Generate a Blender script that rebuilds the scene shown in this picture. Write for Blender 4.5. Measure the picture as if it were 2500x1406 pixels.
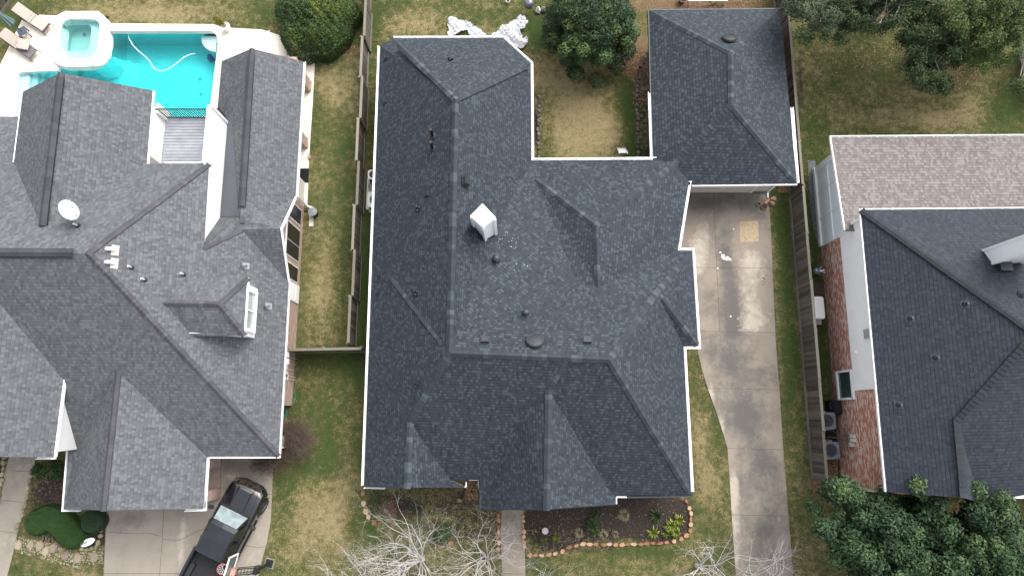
import bpy, math, random
import numpy as np
from mathutils import Vector, Matrix
from mathutils.geometry import tessellate_polygon
random.seed(7); RNG = np.random.default_rng(7)
R = math.radians
for o in list(bpy.data.objects): bpy.data.objects.remove(o)
SC = bpy.context.scene
COL = SC.collection

# ------------------------------------------------------------------ camera
CAM_H, CAM_F, TILT = 35.0, 1667.0, R(10.77)
cam = bpy.data.objects.new("camera", bpy.data.cameras.new("camera"))
COL.objects.link(cam); SC.camera = cam
cam.location = (0, 0, CAM_H); cam.rotation_euler = (TILT, 0, 0)
cam.data.sensor_width = 36; cam.data.lens = CAM_F/2500*36; cam.data.clip_end = 2000

# ------------------------------------------------------------------ world, sun, exposure
SUN_EL, SUN_AZ = 52, 40          # azimuth clockwise from +Y (towards the top right of the view)
w = bpy.data.worlds.new("World"); SC.world = w; w.use_nodes = True
wn = w.node_tree.nodes; wl = w.node_tree.links
sky = wn.new("ShaderNodeTexSky"); sky.sky_type = 'NISHITA'; sky.sun_disc = False
sky.sun_elevation = R(SUN_EL); sky.sun_rotation = R(SUN_AZ); sky.dust_density = 4.0; sky.air_density = 0.8; sky.ozone_density = 1.0
hs = wn.new("ShaderNodeHueSaturation"); hs.inputs["Saturation"].default_value = 0.32
wl.new(sky.outputs[0], hs.inputs["Color"]); wl.new(hs.outputs[0], wn["Background"].inputs[0])
wn["Background"].inputs[1].default_value = 0.15
sun = bpy.data.objects.new("sun", bpy.data.lights.new("sun", 'SUN')); COL.objects.link(sun)
sun.data.energy = 0.55; sun.data.angle = R(50); sun.data.color = (1, .97, .92)
sd = Vector((math.sin(R(SUN_AZ))*math.cos(R(SUN_EL)), math.cos(R(SUN_AZ))*math.cos(R(SUN_EL)), math.sin(R(SUN_EL))))
sun.rotation_euler = sd.to_track_quat('Z', 'Y').to_euler(); sun.location = (20, 20, 40)
SC.view_settings.view_transform = 'Standard'; SC.view_settings.look = 'None'
SC.view_settings.exposure = 1.55; SC.view_settings.gamma = 1

# ------------------------------------------------------------------ survey helpers
CT, ST = math.cos(TILT), math.sin(TILT)
CAMP = Vector((0, 0, CAM_H))
def ray(px, py):
    u = (px-1250)/CAM_F; v = (703-py)/CAM_F
    return Vector((u, ST+v*CT, -(CT-v*ST)))
def P(px, py, z=0.0):
    """point at height z that was measured at this place on the survey photograph"""
    d = ray(px, py); return CAMP + d*((CAM_H-z)/-d.z)
def PX(p):
    """survey coordinates of world points (N,3)"""
    p = np.asarray(p, float); q = p-np.array([0, 0, CAM_H])
    f = q[:, 1]*ST - q[:, 2]*CT; up = q[:, 1]*CT + q[:, 2]*ST
    return 1250+CAM_F*q[:, 0]/f, 703-CAM_F*up/f
class Pl:
    def __init__(s, a, b, c): s.o = a; s.n = (b-a).cross(c-a).normalized()
    def hit(s, px, py):
        d = ray(px, py); return CAMP + d*((s.o-CAMP).dot(s.n)/d.dot(s.n))
def tri_hit(px, py, polys):
    d = ray(px, py); best = None
    for poly in polys:
        for i in range(1, len(poly)-1):
            a, b, c = poly[0], poly[i], poly[i+1]
            n = (b-a).cross(c-a)
            if abs(n.dot(d)) < 1e-9: continue
            t = (a-CAMP).dot(n)/d.dot(n); q = CAMP+d*t
            s1 = (b-a).cross(q-a).dot(n); s2 = (c-b).cross(q-b).dot(n); s3 = (a-c).cross(q-c).dot(n)
            if (s1 >= 0 and s2 >= 0 and s3 >= 0) or (s1 <= 0 and s2 <= 0 and s3 <= 0):
                if best is None or t < best[0]:
                    if n.z < 0: n = -n
                    best = (t, q, n.normalized())
    return best[1], best[2]

# ------------------------------------------------------------------ materials
MATS = {}
def newmat(name):
    m = bpy.data.materials.new(name); m.use_nodes = True
    nt = m.node_tree; b = nt.nodes["Principled BSDF"]; MATS[name] = m
    return m, nt, b
def N(nt, t, **kw):
    n = nt.nodes.new(t)
    for k, v in kw.items():
        if k in n.inputs: n.inputs[k].default_value = v
        else: setattr(n, k, v)
    return n
def math_(nt, op, a, b=None, c=None):
    n = nt.nodes.new("ShaderNodeMath"); n.operation = op
    for i, x in enumerate((a, b, c)):
        if x is None: continue
        if isinstance(x, (int, float)): n.inputs[i].default_value = x
        else: nt.links.new(x, n.inputs[i])
    return n.outputs[0]
def mix_(nt, fac, a, b, typ='MIX'):
    n = nt.nodes.new("ShaderNodeMix"); n.data_type = 'RGBA'; n.blend_type = typ; n.clamp_factor = True
    for s, x in ((n.inputs[0], fac), (n.inputs[6], a), (n.inputs[7], b)):
        if isinstance(x, (int, float)): s.default_value = x
        elif isinstance(x, tuple): s.default_value = (x[0], x[1], x[2], 1)
        else: nt.links.new(x, s)
    return n.outputs[2]
def ramp_(nt, fac, stops):
    n = nt.nodes.new("ShaderNodeValToRGB"); e = n.color_ramp.elements
    while len(e) < len(stops): e.new(.5)
    for i, (p, c) in enumerate(stops):
        e[i].position = p; e[i].color = (c[0], c[1], c[2], 1) if isinstance(c, tuple) else (c, c, c, 1)
    nt.links.new(fac, n.inputs[0]); return n.outputs[0]
def noise_(nt, scale, detail=3, rough=.55, co=None):
    n = N(nt, "ShaderNodeTexNoise"); n.inputs["Scale"].default_value = scale
    n.inputs["Detail"].default_value = detail; n.inputs["Roughness"].default_value = rough
    if co is None: co = nt.nodes.new("ShaderNodeNewGeometry").outputs["Position"]
    nt.links.new(co, n.inputs["Vector"]); return n.outputs[0]
def bump_(nt, b, h, s=.3, d=.02):
    n = N(nt, "ShaderNodeBump"); n.inputs["Strength"].default_value = s; n.inputs["Distance"].default_value = d
    nt.links.new(h, n.inputs["Height"]); nt.links.new(n.outputs[0], b.inputs["Normal"])
def attr_(nt, name, out="Fac"):
    n = nt.nodes.new("ShaderNodeAttribute"); n.attribute_name = name; return n.outputs[out]
def simple(name, col, rough=.6, var=.12, scale=3.0, metal=0.0, spec=.5, bump=0.0):
    m, nt, b = newmat(name); n = noise_(nt, scale, 5)
    c1 = tuple(max(0, x*(1-var)) for x in col); c2 = tuple(min(1, x*(1+var)) for x in col)
    nt.links.new(ramp_(nt, n, [(.3, c1), (.7, c2)]), b.inputs["Base Color"])
    b.inputs["Roughness"].default_value = rough; b.inputs["Metallic"].default_value = metal
    b.inputs["Specular IOR Level"].default_value = spec
    if bump: bump_(nt, b, noise_(nt, scale*6, 4), bump)
    return m
def tonemat(name, stops, rough=.6, noise=.2, nscale=8.0, spec=.4, bump=0.0):
    """per-piece tone attribute -> colour ramp, broken up by noise"""
    m, nt, b = newmat(name); t = attr_(nt, "tone"); n = noise_(nt, nscale, 4)
    f = math_(nt, 'ADD', t, math_(nt, 'MULTIPLY', math_(nt, 'SUBTRACT', n, .5), noise))
    nt.links.new(ramp_(nt, f, stops), b.inputs["Base Color"])
    b.inputs["Roughness"].default_value = rough; b.inputs["Specular IOR Level"].default_value = spec
    if bump: bump_(nt, b, n, bump)
    return m
def uvrows(nt, expo, wid, rnd=.85):
    uv = nt.nodes.new("ShaderNodeUVMap"); sx = nt.nodes.new("ShaderNodeSeparateXYZ"); nt.links.new(uv.outputs[0], sx.inputs[0])
    v = math_(nt, 'DIVIDE', sx.outputs[1], expo); row = math_(nt, 'FLOOR', v); fr = math_(nt, 'FRACT', v)
    off = math_(nt, 'FRACT', math_(nt, 'MULTIPLY', math_(nt, 'SINE', math_(nt, 'MULTIPLY', row, 12.9898)), 4375.85))
    u = math_(nt, 'ADD', math_(nt, 'ADD', math_(nt, 'DIVIDE', sx.outputs[0], wid), math_(nt, 'MULTIPLY', off, 57.0)), math_(nt, 'MULTIPLY', row, 61.0))
    vo = N(nt, "ShaderNodeTexVoronoi"); vo.voronoi_dimensions = '1D'; vo.inputs["Scale"].default_value = 1; vo.inputs["Randomness"].default_value = rnd
    nt.links.new(u, vo.inputs["W"])
    sc = nt.nodes.new("ShaderNodeSeparateColor"); nt.links.new(vo.outputs["Color"], sc.inputs[0])
    ve = N(nt, "ShaderNodeTexVoronoi"); ve.voronoi_dimensions = '1D'; ve.feature = 'DISTANCE_TO_EDGE'; ve.inputs["Scale"].default_value = 1; ve.inputs["Randomness"].default_value = rnd
    nt.links.new(u, ve.inputs["W"])
    return fr, sc.outputs[0], sc.outputs[1], ve.outputs["Distance"]
def shingle(name, base, light, dark, p_light=.3, edge=.55, streak=.15):
    m, nt, b = newmat(name)
    fr, c1, c2, ed = uvrows(nt, .15, .11, .45)
    t = ramp_(nt, c1, [(0, 0.0), (1-p_light-.04, .25), (1-p_light+.03, .85), (1, 1.0)])
    col = mix_(nt, t, base, light)
    col = mix_(nt, math_(nt, 'MULTIPLY', math_(nt, 'GREATER_THAN', c2, .78), .6), col, dark)
    big = noise_(nt, .35, 4); med = noise_(nt, 1.8, 4); fine = noise_(nt, 60, 2)
    row_shade = ramp_(nt, fr, [(0.0, 1.0), (.1, 1.0), (.2, 0.0)])  # shadow line under each shingle row, painted into the colour
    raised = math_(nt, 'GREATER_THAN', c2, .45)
    col = mix_(nt, math_(nt, 'MULTIPLY', row_shade, math_(nt, 'MULTIPLY_ADD', raised, .4, edge-.2)), col, tuple(x*.35 for x in dark))
    k = math_(nt, 'ADD', math_(nt, 'MULTIPLY', math_(nt, 'SUBTRACT', big, .5), streak*2.2), math_(nt, 'MULTIPLY', math_(nt, 'SUBTRACT', med, .5), streak*1.6))
    k = math_(nt, 'ADD', k, math_(nt, 'MULTIPLY', math_(nt, 'SUBTRACT', fine, .5), .3))
    k = math_(nt, 'ADD', k, 1.0)
    v = nt.nodes.new("ShaderNodeVectorMath"); v.operation = 'SCALE'; nt.links.new(col, v.inputs[0]); nt.links.new(k, v.inputs["Scale"])
    nt.links.new(v.outputs[0], b.inputs["Base Color"])
    b.inputs["Roughness"].default_value = .85; b.inputs["Specular IOR Level"].default_value = .35
    h = math_(nt, 'ADD', math_(nt, 'MULTIPLY', math_(nt, 'SUBTRACT', 1.0, fr), .6), math_(nt, 'MULTIPLY', raised, .5))
    bump_(nt, b, h, .5, .012)
    return m
def brick(name, a, c, mortar, pale, p_pale=.25):
    m, nt, b = newmat(name)
    fr, c1, c2, ed = uvrows(nt, .075, .21, .12)
    col = mix_(nt, c1, a, c)
    big = noise_(nt, 2.2, 3)
    thr = math_(nt, 'SUBTRACT', 1-p_pale*.5, math_(nt, 'MULTIPLY', big, p_pale))
    col = mix_(nt, math_(nt, 'MULTIPLY', math_(nt, 'GREATER_THAN', c2, thr), .85), col, pale)
    mo = math_(nt, 'MAXIMUM', math_(nt, 'LESS_THAN', fr, .14), math_(nt, 'LESS_THAN', ed, .03))
    col = mix_(nt, math_(nt, 'MULTIPLY', mo, .7), col, mortar)
    nt.links.new(mix_(nt, math_(nt, 'MULTIPLY', noise_(nt, 30, 3), .35), col, (.1, .06, .05)), b.inputs["Base Color"])
    b.inputs["Roughness"].default_value = .85
    bump_(nt, b, math_(nt, 'SUBTRACT', 1.0, mo), .4, .008)
    return m
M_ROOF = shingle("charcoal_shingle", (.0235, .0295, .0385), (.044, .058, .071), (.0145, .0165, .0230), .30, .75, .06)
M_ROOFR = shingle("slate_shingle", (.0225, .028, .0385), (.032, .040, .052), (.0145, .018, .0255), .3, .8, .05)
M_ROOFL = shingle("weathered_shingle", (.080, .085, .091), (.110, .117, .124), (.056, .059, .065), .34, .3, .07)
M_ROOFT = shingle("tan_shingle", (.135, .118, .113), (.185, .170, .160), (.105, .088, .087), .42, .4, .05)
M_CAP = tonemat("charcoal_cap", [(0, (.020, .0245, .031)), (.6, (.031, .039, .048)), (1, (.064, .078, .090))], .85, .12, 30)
M_CAPR = tonemat("slate_cap", [(0, (.011, .0135, .0175)), (1, (.023, .028, .036))], .85, .1, 30)
M_CAPL = tonemat("weathered_cap", [(0, (.044, .042, .049)), (1, (.080, .078, .087))], .85, .15, 30)
M_VENTR = tonemat("vent_cap", [(0, (.028, .029, .035)), (1, (.050, .052, .060))], .85, .2, 20)
M_BRICKR = brick("red_brick", (.39, .135, .082), (.50, .215, .14), (.42, .34, .29), (.72, .56, .46), .40)
M_BRICKL = brick("tan_brick", (.38, .25, .20), (.48, .34, .28), (.44, .39, .34), (.55, .45, .39), .2)
M_WHITE = simple("white_trim", (.80, .80, .79), .45, .05, 2)
M_GUTTER = simple("gutter_white", (.82, .82, .80), .4, .06, 3)
M_GUTIN = simple("gutter_inside", (.50, .52, .52), .6, .35, 4)
M_SIDING = simple("white_siding", (.88, .88, .86), .5, .03, 1.5)
M_CREAM = simple("cream_paint", (.58, .55, .48), .6, .06, 2)
M_BLACKV = simple("black_plastic", (.007, .008, .010), .5, .2, 10)
M_GREYV = simple("grey_metal", (.20, .215, .23), .45, .2, 10, .3)
M_LEAD = simple("dull_blue_flashing", (.030, .042, .058), .5, .2, 8)
M_GLASS = simple("dark_screen", (.010, .011, .014), .35, .3, 4)
M_PANE = simple("window_pane", (.03, .06, .055), .08, .4, 1.2, 0, .8)
M_PANEG = simple("pale_pane", (.35, .40, .36), .1, .2, 2)
M_WOOD = tonemat("fence_wood", [(0, (.055, .048, .041)), (.5, (.095, .083, .068)), (1, (.145, .127, .105))], .9, .5, 5, .2, .3)
M_WOODR = tonemat("fence_wood_brown", [(0, (.035, .025, .022)), (.5, (.07, .048, .042)), (1, (.12, .09, .08))], .9, .4, 5, .2, .3)
M_WOODT = tonemat("fence_rail", [(0, (.12, .11, .085)), (1, (.22, .205, .16))], .9, .4, 6)
M_DARKMETAL = simple("dark_metal", (.03, .032, .036), .4, .2, 10, .5)
M_BALC = simple("balcony_boards", (.30, .31, .34), .6, .22, 1.2)
M_STONE = tonemat("edging_stone", [(0, (.19, .085, .048)), (.5, (.31, .17, .10)), (1, (.42, .30, .19))], .85, .5, 9, .3, .3)
M_LIME = tonemat("limestone", [(0, (.18, .15, .095)), (1, (.31, .27, .18))], .85, .4, 6, .3, .3)
M_FLAG = tonemat("flagstone", [(0, (.17, .14, .12)), (.5, (.26, .215, .155)), (1, (.32, .275, .19))], .8, .4, 5, .3, .2)
M_GREYST = tonemat("grey_rock", [(0, (.065, .062, .053)), (1, (.15, .143, .122))], .9, .4, 7, .3, .3)
M_BARK = simple("pale_bark", (.50, .47, .455), .8, .15, 6)
M_TWIG = simple("brown_twig", (.085, .058, .044), .9, .3, 8)
M_TWIGG = simple("grey_twig", (.26, .23, .19), .9, .25, 8)
M_TRUNK = simple("trunk_bark", (.12, .09, .065), .9, .3, 6, bump=.4)
M_TERRA = simple("terracotta", (.33, .15, .09), .8, .15, 8)
M_PLASTIC = simple("plastic_sheet", (.52, .54, .56), .3, .06, 5)
M_HOSEG = simple("green_hose", (.05, .22, .17), .45, .2, 8)
M_HOSEB = simple("black_hose", (.02, .02, .022), .5, .2, 8)

def leafmat(name, stops, rough=.45, spec=.4):
    stops = [(p, tuple(x*LEAF_K for x in c)) for p, c in stops]; rough = min(.7, rough+.1); spec *= .7
    m, nt, b = newmat(name); t = attr_(nt, "tone"); n = noise_(nt, 1.1, 3)
    f = math_(nt, 'ADD', t, math_(nt, 'MULTIPLY', math_(nt, 'SUBTRACT', n, .5), .35))
    nt.links.new(ramp_(nt, f, stops), b.inputs["Base Color"])
    b.inputs["Roughness"].default_value = rough; b.inputs["Specular IOR Level"].default_value = spec
    return m
LEAF_K = .62
L_HEDGE = leafmat("hedge_leaf", [(0, (.018, .040, .010)), (.45, (.050, .105, .018)), (.75, (.105, .16, .022)), (1, (.23, .23, .03))])
L_ROUND = leafmat("pittosporum_leaf", [(0, (.015, .036, .014)), (.5, (.040, .088, .030)), (.8, (.09, .16, .04)), (1, (.19, .25, .06))])
L_MAG = leafmat("magnolia_leaf", [(0, (.018, .042, .018)), (.5, (.045, .092, .038)), (.8, (.085, .15, .055)), (1, (.13, .20, .06))], .5, .3)
L_OAK = leafmat("oak_leaf", [(0, (.020, .038, .014)), (.5, (.050, .085, .032)), (1, (.11, .16, .055))], .6, .3)
L_OAKB = leafmat("oak_leaf_bright", [(0, (.03, .055, .018)), (.5, (.075, .125, .035)), (1, (.16, .22, .07))], .6, .3)
L_OAKP = leafmat("oak_leaf_pale", [(0, (.04, .06, .03)), (.5, (.10, .14, .075)), (1, (.19, .24, .13))], .6, .3)
L_BOX = leafmat("boxwood_leaf", [(0, (.020, .055, .014)), (.6, (.045, .105, .024)), (1, (.075, .145, .035))], .6, .3)
L_BOXD = leafmat("dark_boxwood_leaf", [(0, (.022, .045, .022)), (.6, (.045, .085, .04)), (1, (.07, .12, .055))], .6, .3)
LEAF_K = .8
L_YEL = leafmat("yellow_strap_leaf", [(0, (.07, .13, .02)), (.5, (.20, .28, .035)), (1, (.42, .42, .09))], .5, .3)
L_TAN = leafmat("dry_grass_leaf", [(0, (.20, .18, .10)), (1, (.48, .43, .28))], .8, .2)
L_PALM = leafmat("golden_cypress_leaf", [(0, (.09, .10, .015)), (1, (.32, .25, .05))], .6, .3)

def ground_mat():
    m, nt, b = newmat("lawn")
    a = nt.nodes.new("ShaderNodeAttribute"); a.attribute_name = "mask"
    sc = nt.nodes.new("ShaderNodeSeparateColor"); nt.links.new(a.outputs["Color"], sc.inputs[0])
    lush, soil, litter = sc.outputs
    n1 = noise_(nt, .55, 5, .6); n2 = noise_(nt, 3.0, 5, .65); n3 = noise_(nt, 16, 4, .7); n4 = noise_(nt, 45, 2, .6)
    f = math_(nt, 'ADD', lush, math_(nt, 'MULTIPLY', math_(nt, 'SUBTRACT', n1, .5), .9))
    f = math_(nt, 'ADD', f, math_(nt, 'MULTIPLY', math_(nt, 'SUBTRACT', n2, .5), 1.5))
    f = math_(nt, 'ADD', f, math_(nt, 'MULTIPLY', math_(nt, 'SUBTRACT', n3, .5), 1.8))
    g = ramp_(nt, f, [(.08, (.27, .22, .115)), (.34, (.17, .147, .068)), (.56, (.092, .096, .036)), (.82, (.056, .075, .026)), (1, (.046, .082, .018))])
    vf = math_(nt, 'ADD', .62, math_(nt, 'ADD', math_(nt, 'MULTIPLY', n3, .45), math_(nt, 'MULTIPLY', n4, .32)))
    s = ramp_(nt, n3, [(.3, (.022, .017, .014)), (.55, (.05, .04, .033)), (.72, (.12, .095, .075))])
    l = ramp_(nt, n3, [(.3, (.06, .04, .022)), (.5, (.15, .095, .055)), (.7, (.27, .19, .12))])
    e = math_(nt, 'MULTIPLY', math_(nt, 'SUBTRACT', n2, .5), 1.0)
    e3 = math_(nt, 'MULTIPLY', math_(nt, 'SUBTRACT', n3, .5), 1.1)
    col = mix_(nt, ramp_(nt, math_(nt, 'ADD', math_(nt, 'ADD', litter, e), e3), [(.35, 0.0), (.65, 1.0)]), g, l)
    col = mix_(nt, ramp_(nt, math_(nt, 'ADD', soil, math_(nt, 'MULTIPLY', e, .5)), [(.4, 0.0), (.6, 1.0)]), col, s)
    v = nt.nodes.new("ShaderNodeVectorMath"); v.operation = 'SCALE'; nt.links.new(col, v.inputs[0]); nt.links.new(vf, v.inputs["Scale"])
    nt.links.new(v.outputs[0], b.inputs["Base Color"]); b.inputs["Roughness"].default_value = .95; b.inputs["Specular IOR Level"].default_value = .1
    bump_(nt, b, math_(nt, 'ADD', n3, n4), .8, .05)
    return m
def concrete_mat(name, base, dark, light, brown):
    m, nt, b = newmat(name)
    a = nt.nodes.new("ShaderNodeAttribute"); a.attribute_name = "mask"
    sc = nt.nodes.new("ShaderNodeSeparateColor"); nt.links.new(a.outputs["Color"], sc.inputs[0])
    n1 = noise_(nt, .7, 6, .65); n2 = noise_(nt, 4, 5, .6); n3 = noise_(nt, 40, 3)
    e = math_(nt, 'ADD', math_(nt, 'MULTIPLY', math_(nt, 'SUBTRACT', n1, .5), 1.6), math_(nt, 'MULTIPLY', math_(nt, 'SUBTRACT', n2, .5), .7))
    col = mix_(nt, ramp_(nt, math_(nt, 'ADD', n1, math_(nt, 'MULTIPLY', n2, .3)), [(.4, 0.0), (.85, 1.0)]), base, brown)
    col = mix_(nt, ramp_(nt, math_(nt, 'ADD', sc.outputs[0], e), [(.2, 0.0), (.8, 1.0)]), col, dark)
    col = mix_(nt, ramp_(nt, math_(nt, 'ADD', sc.outputs[1], e), [(.35, 0.0), (.75, .9)]), col, light)
    col = mix_(nt, ramp_(nt, math_(nt, 'ADD', sc.outputs[2], math_(nt, 'MULTIPLY', math_(nt, 'SUBTRACT', noise_(nt, 9, 5, .8), .5), 2.6)), [(.62, 0.0), (.78, 1.0)]), col, (.06, .05, .048))
    vf = math_(nt, 'ADD', .8, math_(nt, 'ADD', math_(nt, 'MULTIPLY', n3, .2), math_(nt, 'MULTIPLY', n2, .2)))
    v = nt.nodes.new("ShaderNodeVectorMath"); v.operation = 'SCALE'; nt.links.new(col, v.inputs[0]); nt.links.new(vf, v.inputs["Scale"])
    nt.links.new(v.outputs[0], b.inputs["Base Color"]); b.inputs["Roughness"].default_value = .8; b.inputs["Specular IOR Level"].default_value = .3
    bump_(nt, b, n3, .2, .01)
    return m
M_GROUND = ground_mat()
M_CONC = concrete_mat("driveway_concrete", (.255, .22, .178), (.105, .096, .088), (.39, .345, .28), (.18, .152, .124))
M_CONCL = concrete_mat("light_concrete", (.29, .26, .214), (.155, .14, .12), (.39, .35, .29), (.24, .206, .168))
def deckmat():
    m, nt, b = newmat("pool_deck_stone")
    uv = nt.nodes.new("ShaderNodeUVMap")
    br = N(nt, "ShaderNodeTexBrick"); br.offset = .5
    for k, v in (("Scale", 1.0), ("Mortar Size", .006), ("Brick Width", .9), ("Row Height", .6)): br.inputs[k].default_value = v
    br.inputs["Color1"].default_value = (.70, .63, .52, 1); br.inputs["Color2"].default_value = (.76, .70, .60, 1); br.inputs["Mortar"].default_value = (.55, .48, .39, 1)
    nt.links.new(uv.outputs[0], br.inputs["Vector"])
    n = noise_(nt, 1.0, 5)
    nt.links.new(mix_(nt, ramp_(nt, n, [(.4, 0.0), (.8, .6)]), br.outputs[0], (.62, .54, .43)), b.inputs["Base Color"]); b.inputs["Roughness"].default_value = .7
    return m
M_DECK = deckmat()
M_COPING = simple("coping_stone", (.80, .77, .70), .6, .06, 2)
M_PLASTER = simple("pool_plaster", (.64, .70, .70), .6, .05, 2)
def watermat(name, col, dens):
    m, nt, b = newmat(name); nt.nodes.remove(b); out = nt.nodes["Material Output"]
    tr = N(nt, "ShaderNodeBsdfTransparent"); gl = N(nt, "ShaderNodeBsdfGlossy"); gl.inputs["Roughness"].default_value = .04
    lw = N(nt, "ShaderNodeFresnel"); lw.inputs[0].default_value = 1.33
    bp = N(nt, "ShaderNodeBump"); bp.inputs["Strength"].default_value = .25; bp.inputs["Distance"].default_value = .03
    nt.links.new(noise_(nt, 2.2, 3), bp.inputs["Height"]); nt.links.new(bp.outputs[0], gl.inputs["Normal"])
    mx = N(nt, "ShaderNodeMixShader"); nt.links.new(lw.outputs[0], mx.inputs[0]); nt.links.new(tr.outputs[0], mx.inputs[1]); nt.links.new(gl.outputs[0], mx.inputs[2])
    nt.links.new(mx.outputs[0], out.inputs["Surface"])
    va = N(nt, "ShaderNodeVolumeAbsorption"); va.inputs[0].default_value = (*col, 1); va.inputs[1].default_value = dens
    nt.links.new(va.outputs[0], out.inputs["Volume"])
    return m
M_WATER = watermat("pool_water", (.22, .962, .968), 1.05)
M_WATERS = watermat("spa_water", (.1, .97, .93), .75)
def carmat():
    m, nt, b = newmat("black_car_paint"); b.inputs["Base Color"].default_value = (.006, .006, .008, 1)
    b.inputs["Roughness"].default_value = .28; b.inputs["Coat Weight"].default_value = .8; b.inputs["Coat Roughness"].default_value = .08
    n = noise_(nt, 2, 4); nt.links.new(ramp_(nt, n, [(.3, .16), (.8, .30)]), b.inputs["Roughness"]); return m
M_CAR = carmat()
M_CARROOF = simple("dusty_car_roof", (.014, .016, .020), .32, .25, 3)
M_WIND = simple("windshield_glass", (.22, .27, .28), .06, .35, 3.0, 0, 1.0)
M_CGLASS = simple("tinted_glass", (.015, .018, .017), .06, .2, 2, 0, .9)
M_RUB = simple("tyre_rubber", (.016, .016, .017), .85, .2, 10)
M_CHROME = simple("chrome", (.55, .56, .58), .2, .1, 5, .9)
M_LINER = simple("bed_liner", (.020, .020, .023), .8, .2, 10)

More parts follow.
